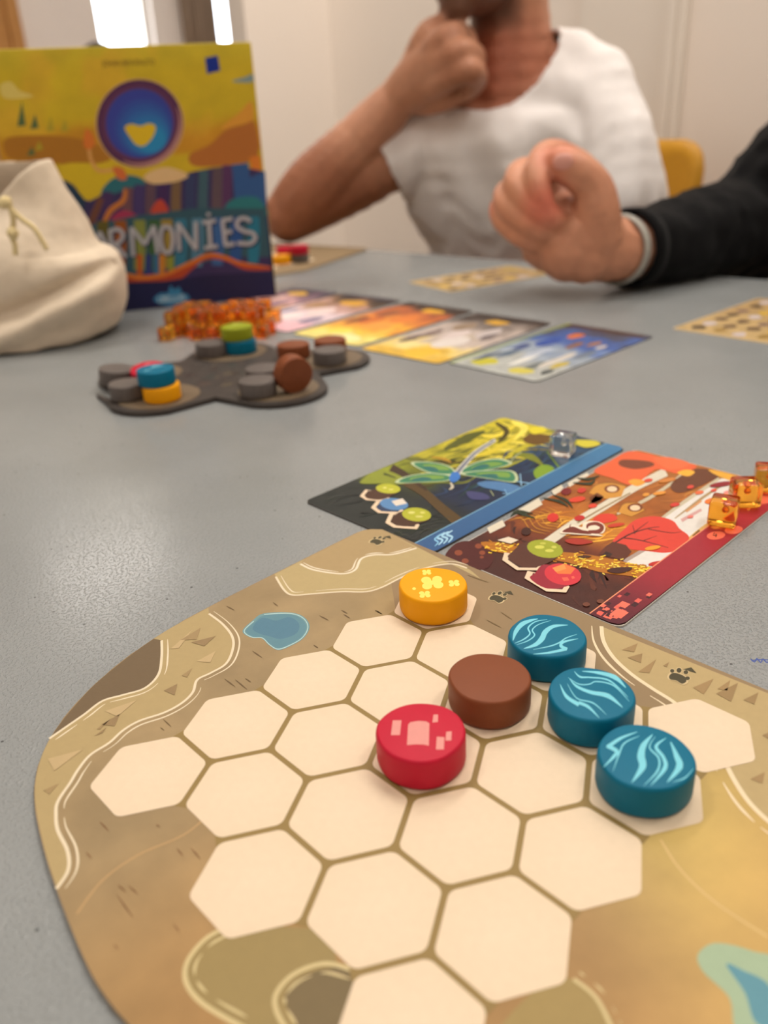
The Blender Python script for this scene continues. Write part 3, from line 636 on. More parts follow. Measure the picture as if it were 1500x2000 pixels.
for o_ in (0, 22, 44): a.ribbon(zz([(592 + o_, 612 - o_ * .25), (610 + o_, 590 - o_ * .3), (585 + o_, 578 - o_ * .3), (620 + o_ * .8, 556 - o_ * .2)], ZD), [2, 4, 4, 2], (160, 206, 232), 5)
a.ribbon(zz([(575, 618), (590, 600), (575, 585), (610, 560)], ZD), [1, 3, 3, 1], (130, 190, 226), 5)
a.build('border_strip', dc.root, 'print', 'blue strip with white wave mark along the card edge')

# --- autumn card
ac = Card('animal_card', (7.68, -.50), (5.15, 2.78), .6, 'red and orange autumn card with squirrel, half under amber cubes', 'cards in front of the player board')
def acol(a, b):
    n = fbm(a * 4, b * 2.2, 1.5, 3); n2 = fbm(a * 9, b * 4, 2, 9)
    c = mix((66, 28, 22), (96, 40, 22), sm(.05, .25, a + .1 * n))
    c = mix(c, (156, 86, 30), sm(.22, .42, a + .08 * n)); c = mix(c, (170, 104, 44), sm(.55, .9, a))
    c = mix(c, (214, 140, 40), .7 * sm(.25, .4, a) * sm(.6, .42, a) * sm(.95, .6, b))
    return tuple(k * (1 + .10 * n2) for k in c)
a = ac.base(acol, 90, 48)
strokes(ac, a, 60, 11, (.3, .95), (.3, .95), .14, -.05, .06, [(150, 84, 32), (186, 112, 46), (206, 140, 60), (120, 62, 26), (168, 92, 34)])
strokes(ac, a, 40, 12, (.01, .22), (.2, .95), .06, .1, .08, [(74, 32, 24), (58, 24, 20), (92, 42, 26), (48, 20, 20)])
strokes(ac, a, 26, 13, (.28, .42), (.5, .95), .1, -.1, .05, [(226, 150, 44), (240, 176, 60), (206, 126, 36)])
P = lambda p, c, sm_=4: a.poly(zz(p, ZA), c, sm_); rb = lambda p, w, c: a.ribbon(zz(p, ZA), [k * ZA[2] for k in w], c, 5)
CRM = (216, 208, 188)
P([(955, 470), (1010, 340), (1180, 220), (1290, 150), (1420, 180), (1440, 215), (1260, 350), (1035, 565), (860, 528)], (224, 220, 214), 3)
for p, w, c in (([(240, 385), (310, 350)], (28, 30), CRM), ([(385, 305), (475, 252)], (34, 34), CRM), ([(530, 215), (575, 188)], (24, 24), CRM), ([(600, 180), (650, 150), (690, 130)], (20, 18, 14), CRM), ([(500, 442), (640, 345), (760, 275), (900, 190), (1040, 120)], (40, 40, 36, 34, 40), CRM), ([(640, 350), (760, 280), (880, 215)], (8, 6, 6), (150, 122, 80)), ([(820, 310), (960, 240), (1060, 175), (1120, 125)], (10, 16, 14, 14), (196, 184, 156)), ([(1000, 345), (1130, 250), (1280, 150)], (10, 16, 14), (196, 186, 160)), ([(1080, 330), (1200, 240), (1300, 175)], (4, 12, 10), (170, 140, 96)), ([(1010, 560), (1090, 480), (1180, 400), (1250, 345)], (30, 26, 26, 20), (216, 172, 96)), ([(850, 525), (960, 460), (1080, 390)], (16, 16, 14), (168, 150, 142)), ([(1110, 340), (1200, 290)], (16, 12), (206, 160, 156)), ([(1130, 300), (1200, 250)], (10, 10), (206, 150, 100))): rb(p, w, c)
for p in ([(1030, 545), (1060, 520)], [(1100, 480), (1130, 450)], [(1165, 415), (1195, 388)]): rb(p, (22, 22), (134, 92, 44))
for k in range(7):
    s_ = k * 26; rb([(330 + s_ * 1.1, 340 - s_ * .4), (390 + s_, 330 - s_ * .2), (430 + s_ * .9, 380 - s_ * .3), (500 + s_ * .8, 400 - s_ * .4)], (1, 3, 3, 1), (214, 150, 52))
P([(715, 118), (790, 70), (870, 28), (960, 38), (1050, 66), (1170, 88), (1160, 112), (1090, 128), (1000, 108), (940, 150), (880, 180), (800, 150)], (226, 98, 56)); P([(845, 65), (960, 72), (985, 92), (900, 108), (830, 90)], (120, 62, 40)); P([(1090, 150), (1180, 105), (1290, 130), (1180, 190), (1100, 215), (1060, 190)], (104, 58, 36)); P([(980, 60), (1060, 55), (1150, 85), (1060, 110)], (232, 110, 66))
P([(1230, 110), (1330, 130), (1440, 170), (1420, 182), (1300, 150)], (226, 168, 60)); P([(870, 165), (900, 152), (950, 165), (910, 185)], (236, 160, 56)); P([(1090, 125), (1130, 110), (1170, 120), (1140, 140)], (240, 176, 60))
P([(800, 432), (850, 380), (905, 335), (990, 320), (1070, 340), (1100, 375), (1145, 415), (1110, 465), (1040, 485), (960, 478), (870, 468), (820, 455)], (214, 66, 52)); P([(710, 340), (740, 312), (800, 310), (820, 335), (760, 352)], (212, 62, 44))
for p, w in (([(810, 440), (880, 400), (960, 375), (1010, 368)], (7, 6, 4, 2)), ([(850, 418), (930, 430), (1050, 462)], (5, 4, 2)), ([(890, 398), (960, 345)], (5, 2)), ([(900, 400), (890, 360)], (4, 2)), ([(960, 378), (1060, 395), (1110, 390)], (4, 3, 1)), ([(940, 430), (1000, 408)], (4, 1))): rb(p, w, (70, 26, 26))
P([(735, 490), (770, 455), (800, 435), (860, 450), (885, 480), (850, 520)], (92, 44, 30), 0); P([(750, 495), (770, 478), (800, 490), (785, 505)], (50, 26, 22), 0)
for (pt) in ([(690, 215), (725, 178), (790, 168), (860, 182), (838, 232), (770, 242)], [(822, 302), (850, 262), (910, 260), (946, 292), (885, 322)]):
    P(pt, (204, 144, 58), 0); cc = np.mean(pt, 0); rb([pt[0], pt[1], pt[2], pt[3]] if len(pt) == 6 else [pt[0], pt[1], pt[2], pt[3]], (7, 7, 7, 7), (150, 92, 34))
    a.ell(zz([cc + (18, -6)], ZA)[0], 15, 8, (120, 60, 30)); a.ell(zz([cc + (18, -5)], ZA)[0], 10, 5.5, (236, 206, 170))
rb([(700, 250), (740, 232), (700, 270)], (30, 40, 20), (110, 60, 26))
P([(45, 500), (90, 445), (150, 432), (225, 445), (262, 500), (235, 555), (150, 560), (95, 530)], (74, 20, 20)); 
for c, r in (((105, 485), 18), ((135, 522), 16), ((212, 485), 14), ((195, 455), 16), ((210, 505), 9)): a.ell(zz([c], ZA)[0], r * ZA[2], r * .7 * ZA[2], (136, 66, 40))
P([(205, 438), (300, 440), (400, 462), (560, 480), (700, 495), (860, 528), (1050, 572), (985, 612), (880, 590), (740, 572), (600, 530), (420, 500), (260, 478)], (176, 108, 26), 3)
rs = random.Random(4)
for k in range(240):
    t_ = rs.random(); x0 = 215 + t_ * 800; y0 = 450 + t_ * 132 + rs.gauss(2, 15); dx = rs.uniform(6, 24); rb([(x0, y0), (x0 + dx, y0 + rs.uniform(-8, 8))], (5, 4), rs.choice([(250, 212, 60), (246, 196, 44), (190, 120, 24), (255, 226, 100)]))
P([(280, 430), (330, 415), (375, 430), (340, 446)], (226, 212, 190), 0)
for c, rx, ry, col in (((530, 328), 26, 20, (206, 48, 40)), ((640, 246), 38, 12, (214, 66, 44)), ((590, 210), 24, 16, (120, 26, 28)), ((660, 205), 20, 12, (196, 54, 44)), ((710, 275), 20, 10, (220, 70, 50)), ((650, 330), 24, 12, (190, 40, 40)), ((815, 362), 40, 8, (200, 60, 40)), ((410, 390), 22, 18, (60, 26, 20)), ((1080, 270), 22, 9, (206, 60, 50)), ((1150, 190), 16, 8, (216, 74, 60)), ((1290, 178), 55, 11, (142, 36, 46)), ((1255, 252), 42, 14, (236, 122, 50)), ((1190, 215), 20, 8, (226, 110, 70)), ((980, 465), 36, 9, (232, 156, 40)), ((1010, 218), 30, 8, (226, 150, 60)), ((1000, 535), 40, 10, (190, 46, 40)), ((1095, 522), 26, 7, (200, 60, 60)), ((950, 225), 16, 8, (220, 150, 60)), ((1045, 160), 40, 9, (206, 130, 60)), ((960, 160), 20, 8, (214, 70, 50)), ((1255, 205), 14, 7, (216, 80, 60)), ((1320, 215), 22, 9, (230, 140, 130)), ((1150, 325), 14, 6, (224, 120, 110))): a.ell(zz([c], ZA)[0], rx * ZA[2], ry * ZA[2], col, -.15)
P([(775, 570), (800, 555), (885, 552), (870, 570), (820, 580)], (66, 26, 22)); P([(640, 505), (670, 498), (705, 504), (670, 512)], (70, 34, 22)); P([(585, 430), (640, 422), (712, 438), (660, 450), (610, 446)], (168, 48, 36))
for p in ([(480, 240), (560, 255), (600, 280)], [(530, 225), (590, 250), (620, 285)], [(350, 300), (400, 315), (450, 330)], [(340, 325), (370, 300), (440, 310)], [(640, 150), (690, 155), (740, 140)], [(620, 170), (700, 175), (720, 150)]): rb(p, (3, 14, 3), (40, 52, 32))
for k in range(14):
    rr = random.Random(k + 50); a.ell(zz([(620 + rr.random() * 250, 690 + rr.random() * 60 - 0)], ZA)[0], 7, 4, (112, 62, 44)) if k < 5 else None
a.build('illustration', ac.root)
a = ac.art(); P = lambda p, c, sm_=4: a.poly(zz(p, ZA), c, sm_); rb = lambda p, w, c: a.ribbon(zz(p, ZA), [k * ZA[2] for k in w], c, 5)
P([(563, 397), (590, 372), (622, 362), (660, 372), (668, 352), (700, 344), (745, 350), (766, 372), (757, 398), (735, 402), (756, 412), (690, 408), (600, 402)], (238, 222, 200)); P([(572, 393), (600, 374), (625, 370), (660, 384), (690, 390), (700, 404), (620, 398)], (112, 44, 34)); rb([(690, 392), (735, 392), (752, 372), (725, 356), (690, 362), (685, 378)], (12, 20, 18, 16, 14, 6), (120, 48, 36)); rb([(605, 372), (612, 358)], (6, 2), (112, 44, 34))
a.build('squirrel_figure', ac.root, 'print', 'small brown squirrel with pale outline')
token_icon(ac, [(302, 520), (312, 486), (400, 500), (502, 546), (470, 567), (368, 566)], ZA, [(330, 512), (345, 485), (420, 436), (560, 490), (480, 545), (400, 553)], (84, 46, 34), ((495, 470), 82, 40, .16), (156, 164, 44), [((470, 462), 22, 8, (206, 206, 90)), ((515, 478), 20, 7, (206, 206, 90)), ((485, 445), 14, 5, (190, 190, 80)), ((535, 462), 12, 6, (200, 200, 90))])
token_icon(ac, [(402, 602), (416, 569), (500, 588), (606, 640), (590, 667), (500, 662)], ZA, [(428, 604), (450, 580), (500, 540), (650, 600), (590, 640), (500, 648)], (150, 34, 54), ((575, 585), 84, 48, .16), (206, 50, 64), [([(528, 556), (580, 538), (632, 558), (610, 584), (552, 582)], (240, 120, 60)), ([(528, 556), (580, 538), (590, 560), (545, 575)], (250, 150, 80)), ([(570, 600), (596, 598), (604, 612), (580, 616)], (236, 100, 80)), ([(612, 596), (624, 592), (630, 602), (618, 606)], (236, 100, 80))])
a = ac.art()
a.grid(lambda u, v: ac.st(u, v * .15), 40, 3, lambda u, v: mix(mix((84, 24, 40), (146, 36, 50), sm(0, .3, u)), (176, 40, 54), u))
a.poly3([ac.st(*q) for q in ((0.002, .15), (.998, .15), (.998, .156), (.002, .156))], (240, 150, 110))
rs = random.Random(9)
for k in range(30):
    u, v = rs.random() ** 1.6 * .15 + .01, rs.uniform(.015, .135); d = rs.uniform(.006, .02); 
    a.poly3([ac.st(*q) for q in ((u, v), (u + d, v), (u + d, v + d * 1.2), (u, v + d * 1.2))], rs.choice([(240, 112, 92), (226, 96, 84), (60, 20, 30)]))
for q in ([(.03, .03), (.065, .03), (.065, .085), (.03, .085)], [(.075, .06), (.1, .06), (.1, .1), (.075, .1)]): a.poly3([ac.st(*k) for k in q], (244, 116, 94))
for c in ((1265, 410), (1345, 385), (1478, 250)): a.ell(zz([c], ZA)[0], 18, 8, (238, 110, 84), -.1)
a.ribbon(zz([(1258, 398), (1252, 410), (1270, 410)], ZA), 2.0, (70, 20, 24), 0); a.ribbon(zz([(1266, 402), (1264, 418)], ZA), 2.0, (70, 20, 24), 0)
a.build('border_strip', ac.root, 'print', 'crimson strip with pink squares along the card edge')

# --- the row of five cards further back, and the two single cards
def blob_card(name, c, size, rot, label, group, base, blobs, seed, stripes=(), edge='card_edge'):
    cd = Card(name, c, size, rot, label, group, edge=edge)
    def cf(a, b):
        n = fbm(a * 5 + seed, b * 3, 1.2, seed); col = base[0]
        for k, (pos, cc) in enumerate(base[1:]): col = mix(col, cc, sm(pos - .12, pos + .12, a + .18 * n))
        return tuple(k * (1 + .12 * fbm(a * 12, b * 6, 1.5, seed + 3)) for k in col)
    a = cd.base(cf, 44, 26)
    for (s_, t_, rs_, rt_, col) in blobs:
        rr = random.Random(int(s_ * 1000 + t_ * 77)); cd.stpoly(a, [(min(.985, max(.015, s_ + rs_ * math.cos(q) * rr.uniform(.8, 1.2))), min(.97, max(.03, t_ + rt_ * math.sin(q) * rr.uniform(.8, 1.2)))) for q in np.linspace(0, 6.283, 9, False)], col, 3)
    a.build('illustration', cd.root)
    if stripes:
        for (s0, s1, t0, t1, col) in stripes:
            a = cd.art(); cd.stpoly(a, [(s0, t0), (s1, t0), (s1, t1), (s0, t1)], col); a.build('border_strip', cd.root)
    return cd
G5 = 'row of five cards behind the tokens'
DK = (58, 50, 46)
blob_card('animal_card', (15.05, 6.1), (5.15, 2.72), 0, 'blue wintry card with yellow trees, nearest in the row of five', G5, [(176, 180, 176), (.3, (150, 164, 180)), (.55, (66, 96, 160)), (.85, (74, 72, 84))],
          [(.12, .75, .06, .12, (196, 190, 60)), (.2, .3, .1, .05, (110, 120, 120)), (.1, .3, .05, .14, (206, 196, 90)), (.25, .5, .12, .04, (226, 226, 220)), (.3, .75, .1, .06, (90, 110, 130)), (.35, .25, .14, .05, (206, 200, 190)), (.2, .85, .1, .04, (70, 90, 110)), (.4, .55, .12, .05, (180, 190, 204)), (.45, .8, .07, .06, (60, 80, 130)), (.62, .42, .08, .05, (140, 100, 70)), (.7, .3, .06, .04, (160, 112, 70)), (.78, .62, .06, .07, (206, 110, 50)), (.6, .7, .1, .08, (52, 84, 160)), (.28, .14, .07, .05, (190, 170, 70)), (.5, .15, .1, .05, (110, 124, 140)), (.15, .1, .05, .04, (60, 70, 70)), (.66, .18, .05, .03, (200, 190, 180))], 1, [(.0, 1, .955, .995, (150, 166, 60)), (.93, .99, .05, .95, (76, 56, 50))], 'card_dark')
blob_card('animal_card', (14.75, 9.05), (5.15, 2.72), 3, 'grey and yellow card beside the blue wintry card', G5, [(222, 180, 70), (.18, (236, 214, 140)), (.32, (190, 176, 168)), (.7, (120, 110, 104)), (.86, DK)],
          [(.12, .4, .08, .2, (236, 190, 60)), (.2, .7, .07, .15, (240, 220, 150)), (.35, .4, .12, .14, (222, 214, 208)), (.5, .55, .12, .1, (214, 200, 196)), (.45, .8, .12, .06, (120, 100, 96)), (.62, .3, .12, .1, (196, 186, 184)), (.68, .7, .1, .1, (150, 130, 110)), (.3, .85, .1, .06, (96, 80, 80)), (.85, .5, .05, .14, (214, 164, 50)), (.55, .2, .08, .06, (110, 100, 100))], 2, [(.93, .99, .05, .95, DK)], 'card_dark')
blob_card('animal_card', (14.75, 12.0), (5.15, 2.72), 3, 'orange sunset card in the middle of the row of five', G5, [(236, 220, 130), (.2, (240, 196, 60)), (.36, (222, 140, 60)), (.65, (186, 100, 60)), (.86, DK)],
          [(.1, .4, .07, .25, (244, 236, 170)), (.2, .65, .07, .15, (246, 220, 90)), (.4, .45, .12, .15, (234, 160, 70)), (.5, .7, .1, .1, (206, 110, 50)), (.6, .4, .1, .12, (226, 130, 60)), (.45, .85, .1, .07, (110, 60, 50)), (.68, .75, .1, .09, (150, 90, 60)), (.86, .4, .05, .16, (226, 170, 50)), (.3, .2, .1, .07, (240, 190, 80))], 3, [(.93, .99, .05, .95, DK)], 'card_dark')
blob_card('animal_card', (14.6, 15.0), (5.15, 2.72), 4, 'pink and violet card between the orange card and the game box', G5, [(236, 190, 200), (.25, (226, 206, 214)), (.5, (190, 150, 140)), (.72, (130, 96, 70)), (.87, DK)],
          [(.12, .5, .08, .25, (240, 196, 206)), (.3, .6, .1, .14, (246, 230, 230)), (.28, .2, .1, .09, (130, 120, 150)), (.5, .45, .12, .16, (236, 214, 212)), (.6, .75, .1, .1, (166, 130, 90)), (.78, .45, .07, .2, (214, 160, 50)), (.7, .2, .09, .08, (170, 130, 110)), (.4, .85, .1, .06, (150, 150, 180))], 4, [(.93, .99, .05, .95, (50, 50, 66))], 'card_dark')
blob_card('animal_card', (14.4, 17.6), (5.0, 2.3), 6, 'violet and yellow card partly behind amber cubes, at foot of the game box', G5, [(222, 170, 60), (.25, (214, 160, 90)), (.45, (206, 160, 160)), (.72, (120, 90, 110)), (.87, (56, 54, 74))],
          [(.2, .4, .12, .16, (230, 186, 70)), (.4, .5, .1, .14, (200, 150, 170)), (.6, .6, .12, .1, (226, 190, 180)), (.5, .25, .12, .08, (110, 96, 140)), (.84, .55, .06, .2, (226, 176, 50)), (.3, .8, .1, .08, (150, 70, 60))], 5, [], 'card_dark')
SG = 'reference cards lying near the far players'
def ref_card(c, size, rot, label, seed):
    bl = []; rr = random.Random(seed)
    for i in range(7):
        for j in range(4):
            bl.append((.1 + i * .13 + rr.uniform(-.02, .02), .16 + j * .22, .045, .065, rr.choice([(96, 74, 56), (150, 120, 60), (206, 170, 60), (120, 96, 90), (196, 186, 190), (70, 56, 46), (170, 150, 70)])))
    return blob_card('reference_card', c, size, rot, label, SG, [(190, 162, 112), (.5, (176, 146, 100))], bl, seed)
q = [un(841, 556), un(949, 569), un(1035, 533), un(938, 520)]; qc = sum(q) / 4
ref_card((qc[0], qc[1]), (4.9, 2.7), -12, 'tan reference card below the pointing fist', 21)
ref_card((21.1, 3.35), (5.0, 2.75), -2, 'tan reference card with rows of symbols at the right edge', 22)

# ================================================================== CUBES
def acrylic(name, col, tw):
    m, nt, b = nodes(name); b.inputs['Base Color'].default_value = (*col, 1); b.inputs['Transmission Weight'].default_value = tw
    b.inputs['IOR'].default_value = 1.4; b.inputs['Roughness'].default_value = .05; return m
M['amber'] = acrylic('amber_acrylic', (1.0, .47, .05), .96); M['clear'] = acrylic('clear_acrylic', (.98, .99, .97), .96)
def cube_mesh(m, sz=.385):
    bm = bmesh.new(); box_bm(bm, (-sz / 2, -sz / 2, 0), (sz / 2, sz / 2, sz), .045, 3)
    r = bmesh.ops.create_icosphere(bm, subdivisions=2, radius=.05); bmesh.ops.translate(bm, verts=r['verts'], vec=(.05, -.02, sz * .55))
    return bm_mesh('cube', bm, m, True)
CM = {k: cube_mesh(M[k]) for k in ('amber', 'clear')}
CS = .385
def cube(kind, x, y, z, rz, label, group, tilt=(0, 0)):
    o = link('acrylic_cube', CM[kind], (x, y, z), None, (tilt[0], tilt[1], rz)); setp(o, label, 'cube', group); return o
zc = CT + .03
q = un(1416, 1030, zc); cube('amber', q[0] + .12, q[1] + .1, zc, .3, 'amber cube nearest the camera on the crimson strip', 'amber cubes on the autumn card')
q = un(1458, 992, zc); cube('amber', q[0] + .12, q[1] + .1, zc, .75, 'amber cube in the middle of three on the autumn card', 'amber cubes on the autumn card')
q = un(1502, 962, zc); cube('amber', q[0] + .12, q[1] + .1, zc, .5, 'amber cube cut off by the right picture edge', 'amber cubes on the autumn card')
q = un(1100, 893, zc); cube('clear', q[0] + .12, q[1] + .1, zc, .25, 'clear colourless cube on the dragonfly card', None)
# heap of amber cubes
rs = random.Random(12); e0 = np.array([9.45, 15.75]); e1 = np.array([11.75, 13.2]); ed = (e1 - e0) / np.linalg.norm(e1 - e0); en = np.array([ed[1], -ed[0]]) * -1
if np.dot(en, FW[:2]) < 0: en = -en
ORD = ('first', 'second', 'third', 'fourth', 'fifth', 'sixth', 'seventh', 'eighth'); ROWN = ('front', 'second', 'middle', 'fourth', 'rearmost'); cnt = {}
for lay in range(2):
    for j in range(5 - lay):
        for i in range(7 - lay * 1):
            if rs.random() < (.22 if lay else .05): continue
            p_ = e0 + ed * ((i + .35 * lay + (j % 2) * .25) * .472 + rs.uniform(-.01, .01)) + en * ((j + .5 * lay) * .472 + rs.uniform(-.01, .01))
            cnt[(lay, j)] = cnt.get((lay, j), 0) + 1
            cube('amber', p_[0], p_[1], lay * (CS + .004) + .002, math.atan2(ed[1], ed[0]) + rs.uniform(-.22, .22), 'amber cube, %s from the left in the %s row, %s layer of the heap' % (ORD[cnt[(lay, j)] - 1], ROWN[j], ('bottom', 'top')[lay]), 'heap of amber cubes')
for k, (u, v) in enumerate(((316, 640), (322, 628))):
    pass
p_ = e0 - ed * .3 + en * 1.75; cube('clear', p_[0], p_[1], .002, .4, 'clear cube lying at the back left end of the amber heap', None)

# ================================================================== CENTRAL DISPLAY AND ITS TOKENS
M['display'] = mat('dark_printed_board', (66, 60, 57), .5, .4, var=.12, vscale=60)
M['display_disc'] = mat('tan_printed_disc', (116, 100, 80), .5, .4, var=.1, vscale=60)
DCN = np.array([8.4, 10.75]); discs = [np.array([6.25, 10.62]), np.array([8.3, 8.85]), np.array([10.65, 9.95]), np.array([9.55, 12.55]), np.array([6.95, 12.55])]
pts = []
for k, d in enumerate(discs):
    d2 = discs[(k + 1) % 5]; v = d - DCN; a0 = math.atan2(v[1], v[0])
    for t in np.linspace(-1.15, 1.15, 14): pts.append(d + 1.12 * np.array([math.cos(a0 + t), math.sin(a0 + t)]))
    mid = (d + d2) / 2; pts.append(mid + (mid - DCN) * .22)
DO = (DCN[0], DCN[1], 0)
disp = prism('token_display', pts, 0.002, .11, M['display'], DO, .02); setp(disp, 'dark five-lobed display board holding stacks of tokens', 'game board')
ctr = Art(DO, UP, (0, 0, .11), 'disp')
for d in discs:
    q_ = [d + .92 * np.array([math.cos(t), math.sin(t)]) for t in np.linspace(0, 6.283, 40, False)]
    prism('printed_disc', q_, .11, .125, M['display_disc'], DO, 0, disp)
for k in range(26):
    rr = random.Random(k); an = rr.random() * 6.28; r_ = rr.random() * 1.2; c_ = DCN + r_ * np.array([math.cos(an), math.sin(an)]); w = rr.uniform(.06, .2)
    ctr.poly3([(*(c_ + w * np.array([math.cos(t), math.sin(t) * .6])), .11) for t in np.linspace(0, 6.28, 8, False)], rr.choice([(96, 84, 70), (66, 56, 54), (84, 70, 64), (60, 66, 64)]))
ctr.build('printed_centre', disp, 'print')
g = [discs[0] + 1.1 * np.array([math.cos(t), math.sin(t)]) for t in (2.35, 2.75)]
prism('pointer_tab', [g[0], g[1], np.array([5.42, 12.05])][::1], .0, .1, M['display'], DO, 0, disp)
DG = 'tokens on the dark display board'; ZD_ = .125 + .004
def dtok(color, x, y, lvl, label, seed, rot=None, z=None): return token(color, x, y, ZD_ + lvl * (TH + .003) if z is None else z, label, DG, seed, rot)
def leaf_print(t, col):
    a = Art((0, 0, 0), UP, (0, 0, TH), ('emb', t.name)); rr = random.Random(5)
    for k in range(5): c_ = np.array([rr.uniform(-.2, .2), rr.uniform(-.2, .2)]); a.ribbon([(c_[0] - .1, c_[1], TH), (c_[0], c_[1] + .03, TH), (c_[0] + .1, c_[1], TH)], [.01, .07, .01], col, 4, True)
    a.build('printed_emblem', t, 'paint_print')
dtok('grey', 5.75, 11.08, 0, 'grey token left of the yellow and blue stack', 21)
dtok('yellow', 6.18, 10.32, 0, 'yellow token at the bottom of the front stack on the display', 22)
t = dtok('blue', 6.15, 10.40, 1, 'blue token stacked on the yellow token', 23); leaf_print(t, (120, 190, 210))
t = dtok('red', 6.62, 11.62, 0, 'red token behind the blue and yellow stack', 24, None, ZD_ + .06); leaf_print(t, (230, 120, 130))
t.rotation_euler = (.12, -.1, 0)
dtok('grey', 6.1, 12.3, 0, 'grey token at the far left of the display', 25, None, ZD_ + .05).rotation_euler = (.08, .1, 0)
dtok('grey', 7.75, 8.85, 0, 'grey token in front on the right-front disc', 26)
dtok('grey', 8.42, 9.55, 0, 'grey token behind the other grey one on the right-front disc', 27)
# brown token standing on its rim, leaning against the greys
pz = un(572, 733, .45)
br = token('brown', 8.52, 8.62, ZD_ + TR * .98, 'brown token standing on its rim against grey tokens', DG, 28)
lookn = -FW * .85 + RT * .55 + np.array([0, 0, -.12]); lookn /= np.linalg.norm(lookn)
br.rotation_euler = Vector(lookn).to_track_quat('Z', 'Y').to_euler(); br.location = Vector((8.42 , 8.55 , ZD_ + TR * 1.02)) * S
dtok('brown', 10.25, 10.75, 0, 'brown token lying behind the standing brown token', 29)
dtok('brown', 11.15, 10.35, 0, 'brown token farthest right on the display', 30)
dtok('grey', 10.45, 9.55, 0, 'grey token in front of the farthest brown token', 31)
dtok('grey', 9.05, 12.72, 0, 'grey token left of the green and blue stack', 32)
dtok('blue', 9.72, 12.35, 0, 'blue token under the green token', 33)
t = dtok('green', 9.70, 12.40, 1, 'green token stacked on a blue token', 34); leaf_print(t, (186, 196, 90))

# ================================================================== FAR PLAYER BOARD
fo = [un(u, v)[:2] for u, v in catmull([(596, 530), (655, 513), (700, 496), (722, 487)], 4)]
back = [un(722, 487)[:2] + np.array([-.4, .6]), un(690, 484)[:2] + np.array([-1.0, 4.2]), un(596, 530)[:2] + np.array([-1.2, 9.5]), un(596, 530)[:2] + np.array([-5.2, 8]), un(596, 530)[:2] + np.array([-5.6, 2.0]), un(596, 530)[:2] + np.array([-3.0, .5])]
FB = un(596, 530)[:2] + np.array([0, 3]); FBO = (FB[0], FB[1], 0)
fb = prism('player_board', rounded([fo[0]] + [fo[-1]] + back[1:], .5, 4), .002, BT, M['board_edge'], FBO, .01); setp(fb, 'sand-coloured player board far off by the man\'s elbow', 'game board')
hm = None
for i in range(4):
    for j in range(4):
        c = FB + np.array([-1.4 + i * 1.0 + (.5 if j % 2 else 0), -.9 + j * s3 * 1.0])
        if c[0] > un(700, 496)[0] - .6: continue
        prism('hexagon_space', rounded_hex(c, .54, .07), BT, BT + .006, hm or mat('far_cream_space', (236, 214, 184), .5), FBO, 0, fb)
FG = 'tokens on the far player board'
q = un(556, 516, BT); token('yellow', q[0], q[1] + .2, BT + .009, 'yellow token on the far player board', FG, 41)
q = un(586, 512, BT); token('grey', q[0], q[1], BT + .009, 'grey token under a red one on the far player board', FG, 42); token('red', q[0], q[1], BT + .009 + TH + .003, 'red token on top of a grey one, far player board', FG, 43)
q = un(566, 500, BT); token('red', q[0] + .2, q[1] + .6, BT + .009, 'red token behind the grey and red stack, far player board', FG, 44)

# ================================================================== GAME BOX
B0 = un(541, 579); bl_ = un(245, 608) - B0; be = bl_ / np.linalg.norm(bl_); bn = np.array([be[1], -be[0], 0]); 
if np.dot(bn, FW) > 0: bn = -bn
BW, BH, BD = 8.1, 7.93, 2.1
M['box_side'] = mat('yellow_box_lid', (214, 190, 52), .45, .4, var=.03, vscale=20); M['box_under'] = mat('navy_box_side', (34, 38, 70), .45, .4)
gb = empty('game_box', B0); setp(gb, 'upright square game box, yellow cover shading to navy, HARMONIES in silver', 'game box')
B0[2] = .03
def bq(s_, z, d=0): return B0 + be * s_ - bn * d + np.array([0, 0, z])
def slab(name, s0, s1, z0, z1, d0, d1, m, bev=.05):
    bm = bmesh.new(); vs = box_bm(bm, (s0, d0, z0), (s1, d1, z1), bev)
    for v in bm.verts: v.co = Vector(bq(v.co.x, v.co.z, v.co.y) - B0)
    return link(name, bm_mesh(name, bm, m), None, gb)
slab('box_lid', 0, BW, 0, BH, 0.01, 1.7, M['box_side']); slab('box_base', .06, BW - .06, .06, BH - .06, 1.6, BD, M['box_under'])
ba = Art(B0, bn, B0, 'box')
def boxpt(u, v): return bq(.02 + u * (BW - .04), .02 + v * (BH - .04), 0)
def boxcol(u, v):                 # u 0 right .. 1 left, v 0 bottom .. 1 top
    n = fbm(u * 3, v * 3, 1.3, 2); n2 = fbm(u * 8, v * 8, 1.2, 8)
    c = mix((30, 34, 66), (36, 52, 100), sm(.1, .3, v))
    c = mix(c, (70, 62, 96), sm(.28, .42, v)); c = mix(c, (206, 178, 42), sm(.5, .53, v))
    c = mix(c, (196, 132, 40), sm(.6, .62, v) * sm(.76, .68, v + .05 * n) * .75); c = mix(c, (208, 182, 44), sm(.72, .8, v)); c = mix(c, (214, 196, 60), sm(.9, 1, v) * .6)
    c = mix(c, (226, 170, 60), sm(.1, .5, n) * sm(.6, .7, v) * .4)
    return tuple(k * (1 + .06 * n2) for k in c)
ba.grid(boxpt, 70, 70, boxcol)
P = lambda p, c, sm_=4: ba.poly(zz(p, ZB), c, sm_); rb = lambda p, w, c: ba.ribbon(zz(p, ZB), [k * ZB[2] for k in w], c, 5)
P([(20, 540), (120, 525), (260, 530), (380, 560), (430, 620), (300, 640), (120, 625), (30, 610)], (172, 118, 40)); P([(740, 600), (820, 560), (880, 505), (955, 482), (992, 474), (1006, 606), (900, 640), (760, 645)], (180, 112, 52)); P([(860, 500), (930, 440), (980, 392), (988, 462), (930, 485)], (222, 158, 60)); P([(975, 610), (1016, 602), (1022, 660), (980, 664)], (220, 130, 50), 0)
